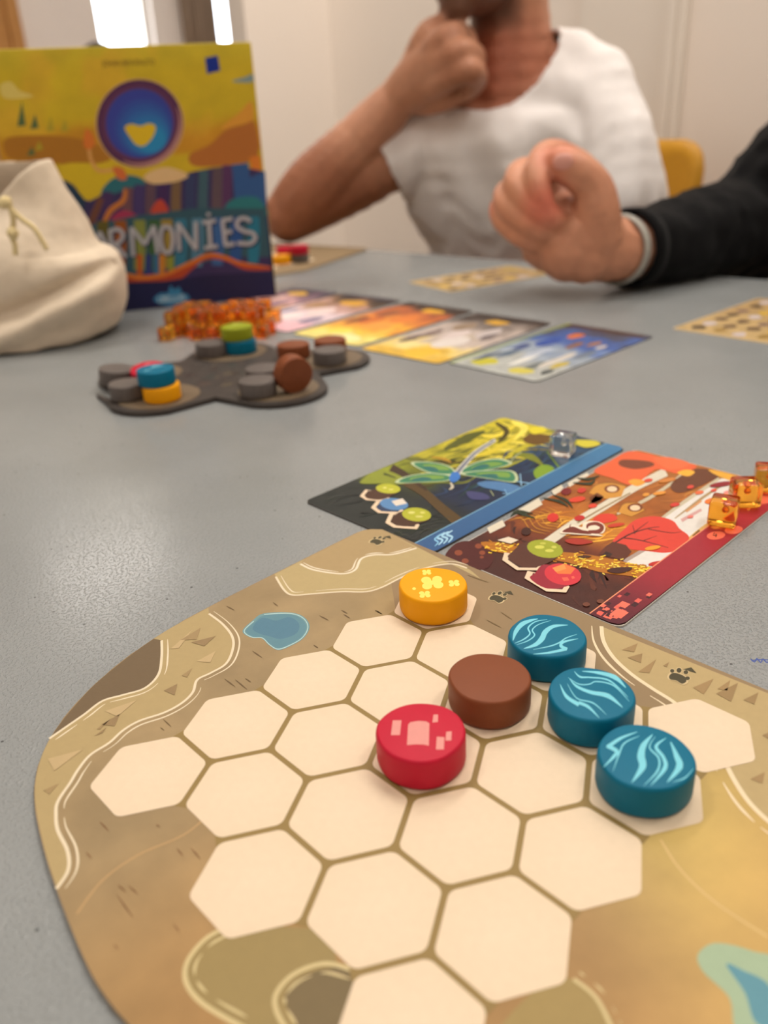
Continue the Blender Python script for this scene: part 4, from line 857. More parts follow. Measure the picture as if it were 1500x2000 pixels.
P([(905, 312), (960, 296), (985, 285), (988, 315), (940, 318)], (132, 156, 160)); P([(0, 330), (40, 315), (75, 350), (130, 372), (20, 380)], (224, 204, 110))
P([(240, 640), (400, 640), (460, 690), (350, 780), (290, 720)], (210, 184, 40)); P([(150, 720), (250, 700), (300, 740), (335, 790), (300, 830), (150, 800)], (30, 58, 84)); P([(400, 760), (430, 700), (500, 680), (560, 700), (560, 760)], (44, 110, 124))
for x, y, h in ((82, 490, 100), (133, 500, 60), (195, 510, 60), (250, 510, 50), (120, 605, 36), (150, 585, 40)): P([(x - 16, y), (x + 3, y - h), (x + 18, y - 4)], (86, 110, 70) if x < 140 else (176, 160, 50), 0)
P([(330, 790), (500, 735), (760, 665), (905, 640), (1030, 665), (1050, 1000), (1062, 1070), (300, 1100)], (58, 50, 94), 0)
xs = [420, 500, 545, 590, 640, 690, 745, 795, 850, 890]
for k, x in enumerate(xs): rb([(x, 745 - (x - 420) * .22), (x - 4, 800), (x + 2, 880)], (38, 40, 34), [(70, 50, 96), (110, 76, 86), (70, 58, 110), (96, 74, 90), (66, 44, 92), (120, 96, 72), (56, 66, 106), (64, 96, 110), (96, 80, 90), (88, 56, 98)][k])
P([(905, 640), (970, 632), (975, 690), (1035, 665), (1042, 800), (920, 810)], (52, 92, 150), 0); P([(880, 800), (920, 770), (995, 765), (1030, 795), (1034, 845), (880, 850)], (44, 120, 128)); P([(590, 830), (605, 790), (630, 775), (655, 810), (650, 840)], (190, 72, 56)); P([(435, 860), (460, 825), (500, 820), (540, 850)], (162, 54, 90)); rb([(400, 880), (430, 820), (480, 780), (490, 735)], (14, 22, 20, 12), (196, 120, 56)); rb([(340, 900), (370, 830), (395, 770)], (20, 30, 24), (110, 70, 60))
P([(330, 880), (520, 840), (760, 810), (1036, 810), (1054, 1000), (900, 1000), (640, 1050), (430, 1080)], (52, 88, 104), 0)
for k, (x, c) in enumerate(zip((400, 470, 545, 600, 650, 705, 770, 850, 920, 990), ((96, 90, 40), (150, 84, 34), (130, 140, 70), (60, 96, 60), (150, 130, 60), (52, 120, 150), (80, 130, 160), (56, 100, 160), (40, 84, 150), (36, 120, 150)))): rb([(x, 860 - (x - 400) * .03), (x + 2, 940), (x - 2, 1060 - (x - 400) * .06)], (44, 46, 40), c)
for x, c in ((545, (190, 90, 40)), (580, (50, 60, 130)), (632, (200, 130, 50)), (668, (140, 150, 60)), (610, (60, 110, 150))): rb([(x, 990), (x, 1070)], (22, 20), c)
rb([(470, 1075), (540, 1095), (600, 1085), (690, 1075), (740, 1040), (800, 1000), (880, 1005), (960, 1040), (1060, 1045)], (30, 44, 34, 34, 26, 22, 20, 20, 12), (178, 72, 44)); rb([(480, 1065), (545, 1080), (640, 1070), (740, 1025), (830, 990), (930, 1022), (1050, 1040)], (12, 18, 14, 14, 12, 10, 4), (214, 122, 50))
P([(300, 1105), (480, 1100), (640, 1095), (800, 1070), (1000, 1060), (1068, 1060), (1080, 1160), (500, 1225), (300, 1250)], (34, 36, 76), 0)
ba.build('cover_picture', gb, 'print', 'painted landscape, yellow sky over purple and blue cliffs')
# round blue and violet motif of the cover (plain rings of colour)
ba = Art(B0, bn, B0, 'box'); cm = (545, 478); tilt = -.05
for rx, ry, c in ((174, 176, (206, 168, 110)), (168, 171, (84, 46, 84)), (150, 152, (98, 56, 90)), (132, 136, (58, 70, 160))): ba.ell(zz([cm], ZB)[0], rx * .5, ry * .5, c, 0, 44)
for k in range(6): ba.ell(zz([(cm[0] + 14 + k * 6, cm[1] + 18 + k * 9)], ZB)[0], (112 - k * 11) * .5, (114 - k * 13) * .5, mix((58, 70, 160), (44, 140, 196), (k + 1) / 6), 0, 36)
ba.ribbon([(ZB[2] * (cm[0] + 158 * math.cos(t)), ZB[2] * (cm[1] + 161 * math.sin(t))) for t in np.linspace(-.4, 2.0, 24)], [2, 9, 9, 2], (176, 128, 128), 0)
P([(486, 494), (512, 480), (548, 488), (582, 478), (608, 492), (594, 535), (562, 566), (530, 560), (504, 528)], (222, 190, 40))
P([(440, 650), (480, 655), (495, 695), (460, 695)], (206, 110, 60)); P([(560, 690), (600, 660), (660, 650), (735, 680), (690, 705), (600, 715)], (222, 190, 140)); rb([(345, 560), (355, 620), (385, 662), (440, 660)], (16, 14, 14, 14), (214, 160, 90)); P([(325, 560), (335, 500), (360, 520), (370, 560), (345, 580)], (214, 120, 50))
ba.build('cover_motif', gb, 'print', 'round violet and blue motif with a yellow centre')
LET = dict(H=[[(262, 925), (270, 1035)], [(310, 915), (318, 1028)], [(266, 980), (316, 972)]], A=[[(352, 1015), (388, 902)], [(388, 902), (440, 1004)]], R=[[(428, 893), (440, 1008)], [(430, 898), (462, 892), (480, 915), (466, 942), (440, 950)], [(446, 946), (492, 1002)]],
           M=[[(520, 998), (512, 885)], [(512, 885), (565, 952)], [(565, 952), (600, 878)], [(600, 878), (616, 988)]], O=[[(648, 880), (668, 892), (676, 930), (668, 975), (650, 984), (634, 968), (626, 930), (632, 890), (648, 880)]], N=[[(700, 978), (694, 868)], [(694, 868), (766, 972)], [(766, 972), (764, 862)]], I=[[(815, 860), (822, 962)], [(790, 866), (842, 858)], [(798, 966), (850, 958)], [(812, 840), (816, 828)]],
           E=[[(868, 855), (880, 955)], [(866, 857), (908, 850)], [(874, 905), (906, 900)], [(878, 955), (916, 948)]], S=[[(980, 862), (955, 848), (930, 856), (926, 882), (955, 900), (988, 908), (996, 930), (975, 948), (926, 946)]])
for ch in 'HARMONIES':
    ba = Art(B0, bn, B0, 'box'); 
    for st in LET[ch]: ba.ribbon(zz([(x + 5, y + 6) for x, y in st], ZB), 9.5, (40, 44, 70), 5 if len(st) > 2 else 2)
    for st in LET[ch]: ba.ribbon(zz(st, ZB), 7.6, (178, 180, 190), 5 if len(st) > 2 else 2)
    ba.build('title_letter', gb, 'print')
ba = Art(B0, bn, B0, 'box'); P([(600, 1170), (625, 1142), (655, 1140), (665, 1112), (680, 1128), (700, 1118), (710, 1140), (735, 1150), (732, 1178), (660, 1190)], (58, 130, 176)); ba.build('publisher_mark', gb, 'print', 'pale blue publisher mark with crown')
def text_on_box(txt, name, p0, p1, height, col):
    cu_ = bpy.data.curves.new('txt', 'FONT'); cu_.body = txt; to = bpy.data.objects.new('txt', cu_); COL.objects.link(to)
    dg = bpy.context.evaluated_depsgraph_get(); me = bpy.data.meshes.new_from_object(to.evaluated_get(dg)); bpy.data.objects.remove(to)
    A0, A1 = (onplane(*zz([k], ZB)[0], B0, bn) for k in (p0, p1)); X = A1 - A0; Lx = np.linalg.norm(X); X /= Lx; Yv = np.cross(bn, X); Yv = Yv if Yv[2] > 0 else -Yv
    co = np.array([v.co[:] for v in me.vertices]); w = co[:, 0].max() - co[:, 0].min(); co[:, 0] -= co[:, 0].min(); hh = co[:, 1].max()
    a = Art(B0, bn, B0, 'box'); off = a.bump()
    a.V = [A0 + X * c[0] / w * Lx + Yv * c[1] / hh * height + off - B0 for c in co]; a.F = [tuple(p_.vertices) for p_ in me.polygons]; a.C = [lin(col)] * len(co)
    a.build(name, gb, 'print')
text_on_box('JOHAN BENVENUTO', 'author_line', (400, 256), (605, 250), .17, (110, 88, 40))
text_on_box('LIBELLUD', 'publisher_name', (618, 1178), (722, 1170), .2, (210, 232, 240))
ba = Art(B0, bn, B0, 'box'); P([(800, 222), (850, 212), (860, 272), (808, 285)], (22, 52, 150), 0); ba.build('sticker', gb, 'print', 'small blue square sticker')

# ================================================================== CANVAS BAG
M['canvas'] = mat('natural_canvas', (226, 210, 188), .9, .15, bump=.3, bscale=900, var=.04, vscale=120, sheen=.1)
M['cord'] = mat('cream_cord', (232, 212, 160), .8, .2, bump=.3, bscale=1500)
HB = 25.4                                                         # horizontal distance of the bag's middle
def bag_lat(u, v): q_ = fwd(u, v, HB); return float(np.dot(q_ - CP, RT)), q_[2]
prof = [(210, 700), (236, 680), (246, 640), (249, 600), (246, 560), (232, 528), (214, 514), (196, 508), (184, 490), (170, 458), (150, 415), (130, 378), (112, 342), (97, 312)]
pr = [bag_lat(*q_) for q_ in prof]; z0b = pr[0][1]
C0 = -10.6; BAG0 = CP + RT * C0 + FW * HB; BAG0[2] = 0
V = []; F = []; n = 72
zs_ = [p_[1] for p_ in pr]; zmin = zs_[0]
prf = [(r_, (z - zmin) / (zs_[-1] - zmin) * (zs_[-1])) for r_, z in pr]
NR = 40; tt = np.linspace(0, 1, NR); rr_ = np.interp(tt, np.linspace(0, 1, len(prf)), [p_[0] for p_ in prf]); zz_ = np.interp(tt, np.linspace(0, 1, len(prf)), [p_[1] for p_ in prf])
for j in range(NR):
    rad = rr_[j] - C0; up_ = zz_[j] / zs_[-1]
    dpt = (2.25 - 1.25 * sm(.3, 1, up_))
    for k in range(n):
        th = 2 * math.pi * k / n; cx, sy = math.cos(th), math.sin(th)
        wr = 1 + .035 * math.sin(5 * th + 3 * up_) * sm(.25, .7, up_) + .03 * math.sin(9 * th - 4 * up_) * sm(.5, 1, up_) + .02 * math.sin(3 * th + 9 * up_)
        lx = rad * math.copysign(abs(cx) ** .85, cx) * (wr if cx < .6 else 1 + (wr - 1) * .3); ly = dpt * math.copysign(abs(sy) ** .8, sy) * wr
        z = zz_[j] - .95 * sm(.55, 1, up_) * max(0, -sy) * (1 - max(0, cx)) * 1.15
        # diagonal fold across the front
        s_ = z - (.98 + .36 * lx); fold = -.5 * math.exp(-(s_ / .2) ** 2) + .38 * math.exp(-((s_ + .5) / .32) ** 2)
        ly += (fold * (1 if sy < -.1 else 0)) * -1 * (1)
        q_ = RT * lx + FW * ly; V.append((q_[0], q_[1], z + .01))
for j in range(NR - 1):
    for k in range(n): a0 = j * n + k; b0_ = j * n + (k + 1) % n; F.append((a0, b0_, b0_ + n, a0 + n))
F.append(tuple(range(n - 1, -1, -1)))
bag = link('drawstring_bag', mesh('drawstring_bag', V, F, M['canvas'], True), BAG0); setp(bag, 'open cream canvas drawstring bag slumped in front of the game box', 'bag')
md = bag.modifiers.new('cloth', 'SOLIDIFY'); md.thickness = .07 * S; md.offset = -1
tx = bpy.data.textures.new('crumple', 'CLOUDS'); tx.noise_scale = 1.1 * S
md = bag.modifiers.new('sub', 'SUBSURF'); md.levels = 1; md.render_levels = 1
md = bag.modifiers.new('crumple', 'DISPLACE'); md.texture = tx; md.strength = .16 * S; md.texture_coords = 'LOCAL'
def tube(name, pts, rad, m, parent, origin, sides=8, n_=6):
    P_ = catmull([np.array(p_, float) for p_ in pts], n_); V = []; F = []
    R_ = np.interp(np.linspace(0, 1, len(P_)), np.linspace(0, 1, len(rad)), rad) if hasattr(rad, '__len__') else [rad] * len(P_)
    prev = None
    for i, p_ in enumerate(P_):
        t = P_[min(i + 1, len(P_) - 1)] - P_[max(i - 1, 0)]; t = t / (np.linalg.norm(t) + 1e-12)
        ref = prev if prev is not None else (np.array([0, 0, 1.]) if abs(t[2]) < .9 else np.array([1., 0, 0]))
        u = ref - t * np.dot(ref, t); u /= np.linalg.norm(u); w = np.cross(t, u); prev = u
        for k in range(sides): an = 2 * math.pi * k / sides; V.append(p_ + R_[i] * (u * math.cos(an) + w * math.sin(an)) - np.array(origin))
    L_ = len(P_)
    for i in range(L_ - 1):
        for k in range(sides): F.append((i * sides + k, i * sides + (k + 1) % sides, (i + 1) * sides + (k + 1) % sides, (i + 1) * sides + k))
    F.append(tuple(range(sides - 1, -1, -1))); F.append(tuple((L_ - 1) * sides + k for k in range(sides)))
    return link(name, mesh(name, V, F, m, True), None, parent)
hf = HB - 2.35
tube('drawstring', [fwd(-12, 402, hf + .1), fwd(8, 395, hf), fwd(18, 400, hf - .1), fwd(26, 430, hf - .1), fwd(24, 462, hf - .1), fwd(29, 478, hf - .1), fwd(30, 498, hf - .1)], .075, M['cord'], bag, BAG0)
tube('drawstring', [fwd(14, 398, hf - .05), fwd(28, 415, hf - .1), fwd(45, 430, hf - .1), fwd(68, 448, hf - .1), fwd(92, 488, hf - .1)], .07, M['cord'], bag, BAG0)
tube('drawstring_knot', [fwd(22, 446, hf - .1), fwd(25, 455, hf - .15), fwd(27, 465, hf - .1)], [.09, .17, .09], M['cord'], bag, BAG0)
tube('drawstring_knot', [fwd(4, 392, hf), fwd(11, 396, hf - .1), fwd(19, 402, hf)], [.08, .2, .08], M['cord'], bag, BAG0)

# ================================================================== PEOPLE AND CHAIRS
def A3(*q): return np.array(q, float)
def onx(u, v, x): return onplane(u, v, (x, 0, 0), (1, 0, 0))
class Flesh:
    """Overlapping ellipsoids fused into one continuous skin."""
    def __init__(s): s.bm = bmesh.new()
    def ell(s, c, r, fr=None, sub=2):
        r = (r, r, r) if not hasattr(r, '__len__') else r
        q = bmesh.ops.create_icosphere(s.bm, subdivisions=sub, radius=1)
        fr = np.eye(3) if fr is None else np.array(fr)
        for v in q['verts']: v.co = Vector(np.array(c) + fr.T @ (np.array(v.co) * r))
    def chain(s, pts, rad, fr=None, step=.35, curve=True):
        P = [A3(*p) for p in pts]; R = [np.array(r if hasattr(r, '__len__') else (r, r, r), float) for r in rad]
        tot = [np.concatenate([p, r]) for p, r in zip(P, R)]; T = catmull(tot, 10) if curve else catmull(tot, 10)
        last = None
        for t in T:
            if last is None or np.linalg.norm(t[:3] - last) > step * min(t[3:]) or t is T[-1]: s.ell(t[:3], t[3:], fr); last = t[:3]
    def build(s, name, m, voxel, parent, origin, smooth=6, colour=None, cut=None, thick=0, disp=None, folds=None):
        bmesh.ops.translate(s.bm, verts=s.bm.verts, vec=-Vector(origin)); s.bm.transform(Matrix.Scale(S, 4))
        me = bpy.data.meshes.new(name); s.bm.to_mesh(me); s.bm.free()
        o = bpy.data.objects.new('tmp', me); COL.objects.link(o)
        r = o.modifiers.new('r', 'REMESH'); r.mode = 'VOXEL'; r.voxel_size = voxel * S
        w = o.modifiers.new('s', 'SMOOTH'); w.factor = .5; w.iterations = smooth
        if disp:
            tx_ = bpy.data.textures.new(name + '_folds', 'CLOUDS'); tx_.noise_scale = disp[1] * S
            d = o.modifiers.new('d', 'DISPLACE'); d.texture = tx_; d.strength = disp[0] * S; d.texture_coords = 'LOCAL'
        dg = bpy.context.evaluated_depsgraph_get(); out = bpy.data.meshes.new_from_object(o.evaluated_get(dg)); bpy.data.objects.remove(o)
        out.name = name
        if folds:
            nm = [np.array(v.normal) for v in out.vertices]
            for v, n_ in zip(out.vertices, nm): v.co = Vector(np.array(v.co) + n_ * folds(np.array(v.co) / S + np.array(origin)) * S)
        if cut:
            b = bmesh.new(); b.from_mesh(out)
            kill = [v for v in b.verts if cut(np.array(v.co) / S + np.array(origin))]
            bmesh.ops.delete(b, geom=kill, context='VERTS')
            for _ in range(3):
                bd = [v for v in b.verts if v.is_boundary]; bmesh.ops.smooth_vert(b, verts=bd, factor=.5, use_axis_x=True, use_axis_y=True, use_axis_z=True)
            b.to_mesh(out); b.free()
        out.materials.clear(); out.materials.append(m)
        out.polygons.foreach_set('use_smooth', [True] * len(out.polygons))
        if colour:
            at = out.color_attributes.new('Col', 'FLOAT_COLOR', 'POINT')
            at.data.foreach_set('color', np.array([(*lin(colour(np.array(v.co) / S + np.array(origin))), 1) for v in out.vertices], dtype=np.float32).ravel())
        ob = link(name, out, None if parent is not None else origin, parent)
        if thick: d = ob.modifiers.new('t', 'SOLIDIFY'); d.thickness = thick * S; d.offset = -1
        return ob
def skin_mat():
    m, nt, b = nodes('skin'); a = nt.nodes.new('ShaderNodeAttribute'); a.attribute_name = 'Col'
    tc = nt.nodes.new('ShaderNodeTexCoord'); n = nt.nodes.new('ShaderNodeTexNoise'); n.inputs['Scale'].default_value = 90; n.inputs['Detail'].default_value = 5
    nt.links.new(tc.outputs['Object'], n.inputs['Vector'])
    mp = nt.nodes.new('ShaderNodeMapRange'); mp.inputs[1].default_value = .3; mp.inputs[2].default_value = .7; mp.inputs[3].default_value = .93; mp.inputs[4].default_value = 1.07
    hs = nt.nodes.new('ShaderNodeHueSaturation'); nt.links.new(n.outputs['Fac'], mp.inputs[0]); nt.links.new(mp.outputs[0], hs.inputs['Value'])
    nt.links.new(a.outputs['Color'], hs.inputs['Color']); nt.links.new(hs.outputs[0], b.inputs['Base Color'])
    b.inputs['Roughness'].default_value = .5; b.inputs['Specular IOR Level'].default_value = .4
    b.inputs['Subsurface Weight'].default_value = .15; b.inputs['Subsurface Radius'].default_value = (.006, .002, .001); b.inputs['Subsurface Scale'].default_value = 1
    return m
M['skin'] = skin_mat()
M['shirt'] = mat('white_cotton', (248, 244, 243), .9, .1, bump=.2, bscale=500, sheen=.2)
M['sweater'] = mat('black_knit', (14, 14, 16), .9, .15, bump=.5, bscale=700, sheen=.05)
M['far_top'] = mat('dark_blue_top', (40, 46, 66), .9, .1)
M['trousers'] = mat('dark_denim', (46, 52, 66), .85, .1, bump=.2, bscale=600)
M['shoe'] = mat('dark_shoe_leather', (40, 36, 34), .5, .4)
M['hair'] = mat('dark_brown_hair', (48, 36, 28), .6, .3, bump=.6, bscale=250)
M['eye'] = mat('eye_white', (232, 226, 220), .2, .5); M['iris'] = mat('brown_iris', (60, 40, 26), .2, .5)
M['band'] = mat('pale_grey_band', (176, 174, 166), .5, .4)
M['nail'] = mat('finger_nail', (222, 160, 146), .3, .5)
M['ply'] = mat('yellow_stained_plywood', (206, 150, 40), .45, .4, var=.06, vscale=30)

def chair(c, ang, label):                      # c = seat centre on the floor, ang = facing direction
    r = empty('chair', (c[0], c[1], FLOOR_Z), (0, 0, ang)); setp(r, label, 'chair', 'yellow plywood chairs')
    bm = bmesh.new(); box_bm(bm, (-7.4, -7.4, 16), (7.4, 7.4, 16.6), .28, 3)
    for v in bm.verts: v.co.z += .02 * (v.co.x ** 2) / 10 - .006 * v.co.y ** 2 / 10
    link('seat', bm_mesh('seat', bm, M['ply'], True), None, r)
    # backrest: bent sheet with rounded corners
    V = []; F = []; nx, nz = 20, 14; W_, H0, H1 = 7.5, 20.5, BACK_TOP - FLOOR_Z
    for side in (0, .45):
        for j in range(nz + 1):
            for i in range(nx + 1):
                y = (i / nx * 2 - 1) * W_; z = H0 + (H1 - H0) * j / nz; hy = W_ - 1.6
                dz = max(0, z - (H1 - 1.6), (H0 + 1.6) - z)
                if abs(y) > hy and dz > 0:
                    d = math.hypot(abs(y) - hy, dz); m_ = max(abs(y) - hy, dz); k = m_ / d
                    y = math.copysign(hy + (abs(y) - hy) * k, y); z = (H1 - 1.6 + dz * k) if z > (H0 + H1) / 2 else (H0 + 1.6 - dz * k)
                V.append((-7.6 - 1.0 * (j / nz) + .018 * y * y - side, y, z))
    st = (nx + 1) * (nz + 1)
    for j in range(nz):
        for i in range(nx):
            a0 = j * (nx + 1) + i; F.append((a0, a0 + 1, a0 + nx + 2, a0 + nx + 1)); F.append((st + a0 + nx + 1, st + a0 + nx + 2, st + a0 + 1, st + a0))
    rim = [i for i in range(nx)] + [nx + j * (nx + 1) for j in range(nz)] + [nz * (nx + 1) + nx - i for i in range(nx)] + [(nz - j) * (nx + 1) for j in range(nz)]
    for k in range(len(rim)): a0, b0 = rim[k], rim[(k + 1) % len(rim)]; F.append((b0, a0, st + a0, st + b0))
    link('backrest', mesh('backrest', V, F, M['ply'], True), None, r)
    for sx, sy in ((1, 1), (1, -1), (-1, 1), (-1, -1)):
        tube('leg', [(sx * 5.6, sy * 5.8, 16), (sx * 6.4, sy * 6.4, 8), (sx * 7.0, sy * 7.0, .1)], .42, M['steel'], r, (0, 0, 0), 10, 3)
    for sy in (1, -1): tube('back_post', [(-5.6, sy * 4.2, 15.8), (-8.4, sy * 4.2, 18), (-8.6, sy * 4.2, 26)], .4, M['steel'], r, (0, 0, 0), 10, 4)
    return r
def frame_of(f, u=(0, 0, 1)):
    f = np.array(f, float); u = np.array(u, float); f = f / np.linalg.norm(f); u = u - f * np.dot(u, f); u /= np.linalg.norm(u); l = np.cross(u, f)
    return np.array([l, f, u])                 # rows: left, front, up
def head(fl, O, fr):
    w = lambda l, f, u: O + fr.T @ A3(l, f, u)
    fl.ell(w(0, -.3, 1.0), (2.75, 3.4, 3.1), fr, 3); fl.ell(w(0, .9, -1.1), (2.35, 2.3, 3.0), fr, 3); fl.ell(w(0, 1.2, -3.1), (1.8, 1.7, 1.1), fr); fl.ell(w(0, 2.35, -3.6), (.95, .7, .65), fr)
    fl.chain([w(0, 2.95, .4), w(0, 3.35, -.4), w(0, 3.75, -1.05)], [.3, .38, .48]); fl.ell(w(.4, 3.2, -1.15), .33); fl.ell(w(-.4, 3.2, -1.15), .33)
    fl.ell(w(0, 2.95, -2.0), (.95, .36, .22), fr); fl.ell(w(0, 2.9, -2.45), (.82, .4, .25), fr); fl.ell(w(0, 2.6, .95), (1.8, .5, .35), fr)
    for s_ in (1, -1): fl.ell(w(2.7 * s_, -.4, -.2), (.3, .7, 1.0), fr); fl.ell(w(1.5 * s_, 2.0, -.9), (.9, .8, .8), fr)
    return w
def head_extras(w, fr, root, origin, beard=False):
    for s_ in (1, -1):
        fl = Flesh(); c = w(1.02 * s_, 2.58, .3); fl.ell(c, .4); e = fl.build('eye', M['eye'], .06, root, origin, 1)
        fl = Flesh(); fl.ell(w(1.02 * s_, 2.9, .3), (.19, .11, .19), fr); i_ = fl.build('iris', M['iris'], .04, e, origin, 1)
        fl = Flesh(); fl.chain([w(.5 * s_, 3.05, 1.0), w(1.1 * s_, 3.0, 1.15), w(1.75 * s_, 2.5, 1.0)], [.1, .16, .08]); fl.build('eyebrow', M['hair'], .07, root, origin, 2)
    fl = Flesh(); fl.ell(w(0, -.45, 1.25), (2.98, 3.6, 3.25), fr, 3); fl.ell(w(0, -1.2, -.4), (2.7, 2.6, 2.4), fr, 3); fl.ell(w(0, 1.2, 2.9), (2.2, 1.7, 1.3), fr, 3)
    def cut(p_):
        q_ = fr @ (p_ - w(0, 0, 0)); return (q_[1] > .6 and q_[2] < 1.7 + .35 * (2.8 - q_[1]) * (q_[1] > 1.5)) or q_[2] < -2.6 or (q_[1] > -.2 and q_[2] < -.2)
    fl.build('hair', M['hair'], .2, root, origin, 3, None, cut, .1, (.25, .7))
def hand(fl, fingers, palm):
    for P_, r in fingers: fl.chain(P_, r, None, .3)
    for c, r, fr in palm: fl.ell(c, r, fr)
SK = (204, 148, 118)

# ---- man in the white T-shirt
N = onx(992, 110, 32.5); LS = onx(1168, 182, 34.4); RS = onx(846, 262, 30.4); EL = onx(560, 432, 24.6); EL[2] = max(EL[2], 1.25); WR = onx(784, 186, 28.2)
CH = onx(884, 42, 28.6); LE = onx(1212, 425, 33.8)
side = LS - RS; side[2] = 0; side /= np.linalg.norm(side); FM = np.cross(side, (0, 0, 1)); FM = -FM if np.dot(FM, A3(-1, 0, 0)) < 0 else FM
PEL = A3(35.5, 21.5, -7.0); MO = (PEL[0], PEL[1], FLOOR_Z)
BACK_TOP = onx(1340, 272, 42.5)[2]
cr_ = onx(1373, 300, 42.5)
chair((42.5 - 8.1, cr_[1] + 7.2), math.pi, 'yellow plywood chair behind the man in white')
tf = frame_of(FM)                                   # torso frame
man = empty('person', MO); setp(man, 'man in white T-shirt resting chin on his fist, elbow on table', 'person')
fh = -FW * math.cos(math.radians(52)) - RT * math.sin(math.radians(52)); fh = fh + A3(0, 0, -.18)
hf_ = frame_of(fh); HO = CH - hf_.T @ A3(0, 2.7, -4.1)
def torso(fl, g, neck=True):
    mid = (LS + RS) / 2
    fl.chain([PEL, PEL * .62 + mid * .38 + A3(.8, 0, 0), PEL * .3 + mid * .7 + A3(.3, 0, 0), mid + A3(0, 0, -1.2)], [(5.6 + g, 3.9 + g, 3.6), (5.5 + g, 3.9 + g, 3), (5.9 + g, 4.0 + g, 3), (5.2 + g, 3.1 + g, 2.4)], tf, .3)
    fl.chain([LS + A3(0, 0, -.4), mid + A3(.2, 0, .5), RS + A3(0, 0, -.4)], [1.9 + g, 2.2 + g, 1.9 + g], None, .3)
    fl.chain([LS, N + side * 2.4 + A3(.5, 0, -.6), N + A3(.5, 0, -1.0), RS], [1.5 + g, 1.6 + g, 1.75 + g, 1.5 + g], None, .3)
skin = Flesh(); torso(skin, -.55)
wman = head(skin, HO, hf_)
skin.chain([N + A3(.3, 0, -1.5), N * .55 + HO * .45 + hf_.T @ A3(0, -.6, -1), HO + hf_.T @ A3(0, -.8, -1.8)], [2.3, 1.85, 1.85], None, .3)
skin.chain([RS, RS * .5 + EL * .5, EL * .96 + RS * .04, EL], [1.45, 1.65, 1.4, 1.2], None, .3)
skin.chain([EL, EL * .75 + WR * .25, EL * .4 + WR * .6, WR], [1.22, 1.6, 1.3, .98], None, .3)
skin.chain([LS, LS * .5 + LE * .5, LE, A3(32.5, 17.0, -3.2), A3(30.5, 19.5, -4.2)], [1.3, 1.4, 1.3, 1.3, .95], None, .3)
skin.ell((29.6, 20.8, -4.3), (1.4, 1.6, .7))                     # left hand resting in the lap
for k in range(4): skin.chain([(29.2 + .35 * k, 21.6 + .2 * k, -4.2), (28.6 + .4 * k, 22.8 + .1 * k, -4.4), (28.5 + .4 * k, 23.4, -5.0)], [.42, .36, .3])
skin.chain([(30.4, 20.3, -4.0), (29.2, 20.0, -3.8), (28.3, 20.6, -4.0)], [.5, .42, .34])
# right fist under the chin
kx = WR[0]
def H(u, v, d=0): return onx(u, v, kx + d)
K = [H(838, 66, -.3), H(872, 76, -.55), H(898, 104, -.7), H(912, 138, -.7)]
P1 = [H(878, 60, .9), H(908, 82, .8), H(926, 116, .6), H(932, 152, .3)]
P2 = [H(872, 110, 2.2), H(898, 128, 2.0), H(912, 152, 1.7), H(914, 176, 1.2)]
P3 = [H(838, 130, 2.2), H(862, 148, 2.1), H(876, 168, 1.9), H(882, 186, 1.5)]
for k, r in enumerate((.56, .6, .56, .5)): skin.chain([K[k] * .5 + WR * .5, K[k], P1[k], P2[k], P3[k]], [.7, r * 1.08, r, r * .92, r * .8], None, .3, True)
skin.chain([WR, H(822, 150, -.2), H(862, 112, -.3)], [1.0, (1.05, 1.05, 1.25), 1.0], None, .3)
skin.chain([H(806, 196, .5), H(838, 200, .5), H(872, 194, .6), H(896, 186, 1.0)], [.62, .6, .52, .42], None, .3)   # thumb along the underside
HP = K + P1 + P2 + P3 + [k_ * .6 + WR * .4 for k_ in K] + [k_ * .3 + WR * .7 for k_ in K]
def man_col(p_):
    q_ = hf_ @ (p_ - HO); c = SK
    arm_shade = sm(3.0, 5.0, np.linalg.norm(p_ - WR)) * sm(14, 10, np.linalg.norm(p_ - EL)); c = mix(c, (164, 108, 80), arm_shade)  # shade on the forearm painted into the skin colour, away from the wrist
    red = sm(3.4, 1.2, np.linalg.norm(p_ - (N + A3(-.5, 0, -.3)))); c = mix(c, (196, 122, 96), red)
    beard = sm(-1.6, -2.3, q_[2]) * sm(-5.2, -4.2, q_[2]) * sm(-.6, .3, q_[1]) * (1 - math.exp(-((q_[2] + 2.2) / .34) ** 2) * (abs(q_[0]) < .9))
    stache = math.exp(-((q_[2] + 1.72) / .2) ** 2) * (abs(q_[0]) < 1.2) * (q_[1] > 2.2)
    off = sm(.75, 1.15, min(np.linalg.norm(p_ - h_) for h_ in HP)) if q_[2] < -1 and np.linalg.norm(q_) < 9 else 1
    beard *= off; stache *= off
    c = mix(c, (92, 62, 48), max(beard * .75, stache * .7)); lips = math.exp(-((q_[2] + 2.2) / .3) ** 2) * (abs(q_[0]) < .85) * (q_[1] > 2.4)
    return mix(c, (176, 92, 84), lips * .8 * off)
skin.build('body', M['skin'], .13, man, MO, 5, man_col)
head_extras(wman, hf_, man, MO)
sh = Flesh(); torso(sh, .1)
sh.chain([LS, LS * .6 + LE * .4, LS * .12 + LE * .88], [2.0, 2.15, 2.2], None, .3)
sh.chain([RS, RS * .8 + EL * .2, RS * .62 + EL * .38], [1.9, 1.95, 1.95], None, .3)
SLV = EL - RS; SLV /= np.linalg.norm(SLV); SLE = RS * .66 + EL * .34
NC = N + FM * .9 - side * .75 + A3(0, 0, .55)
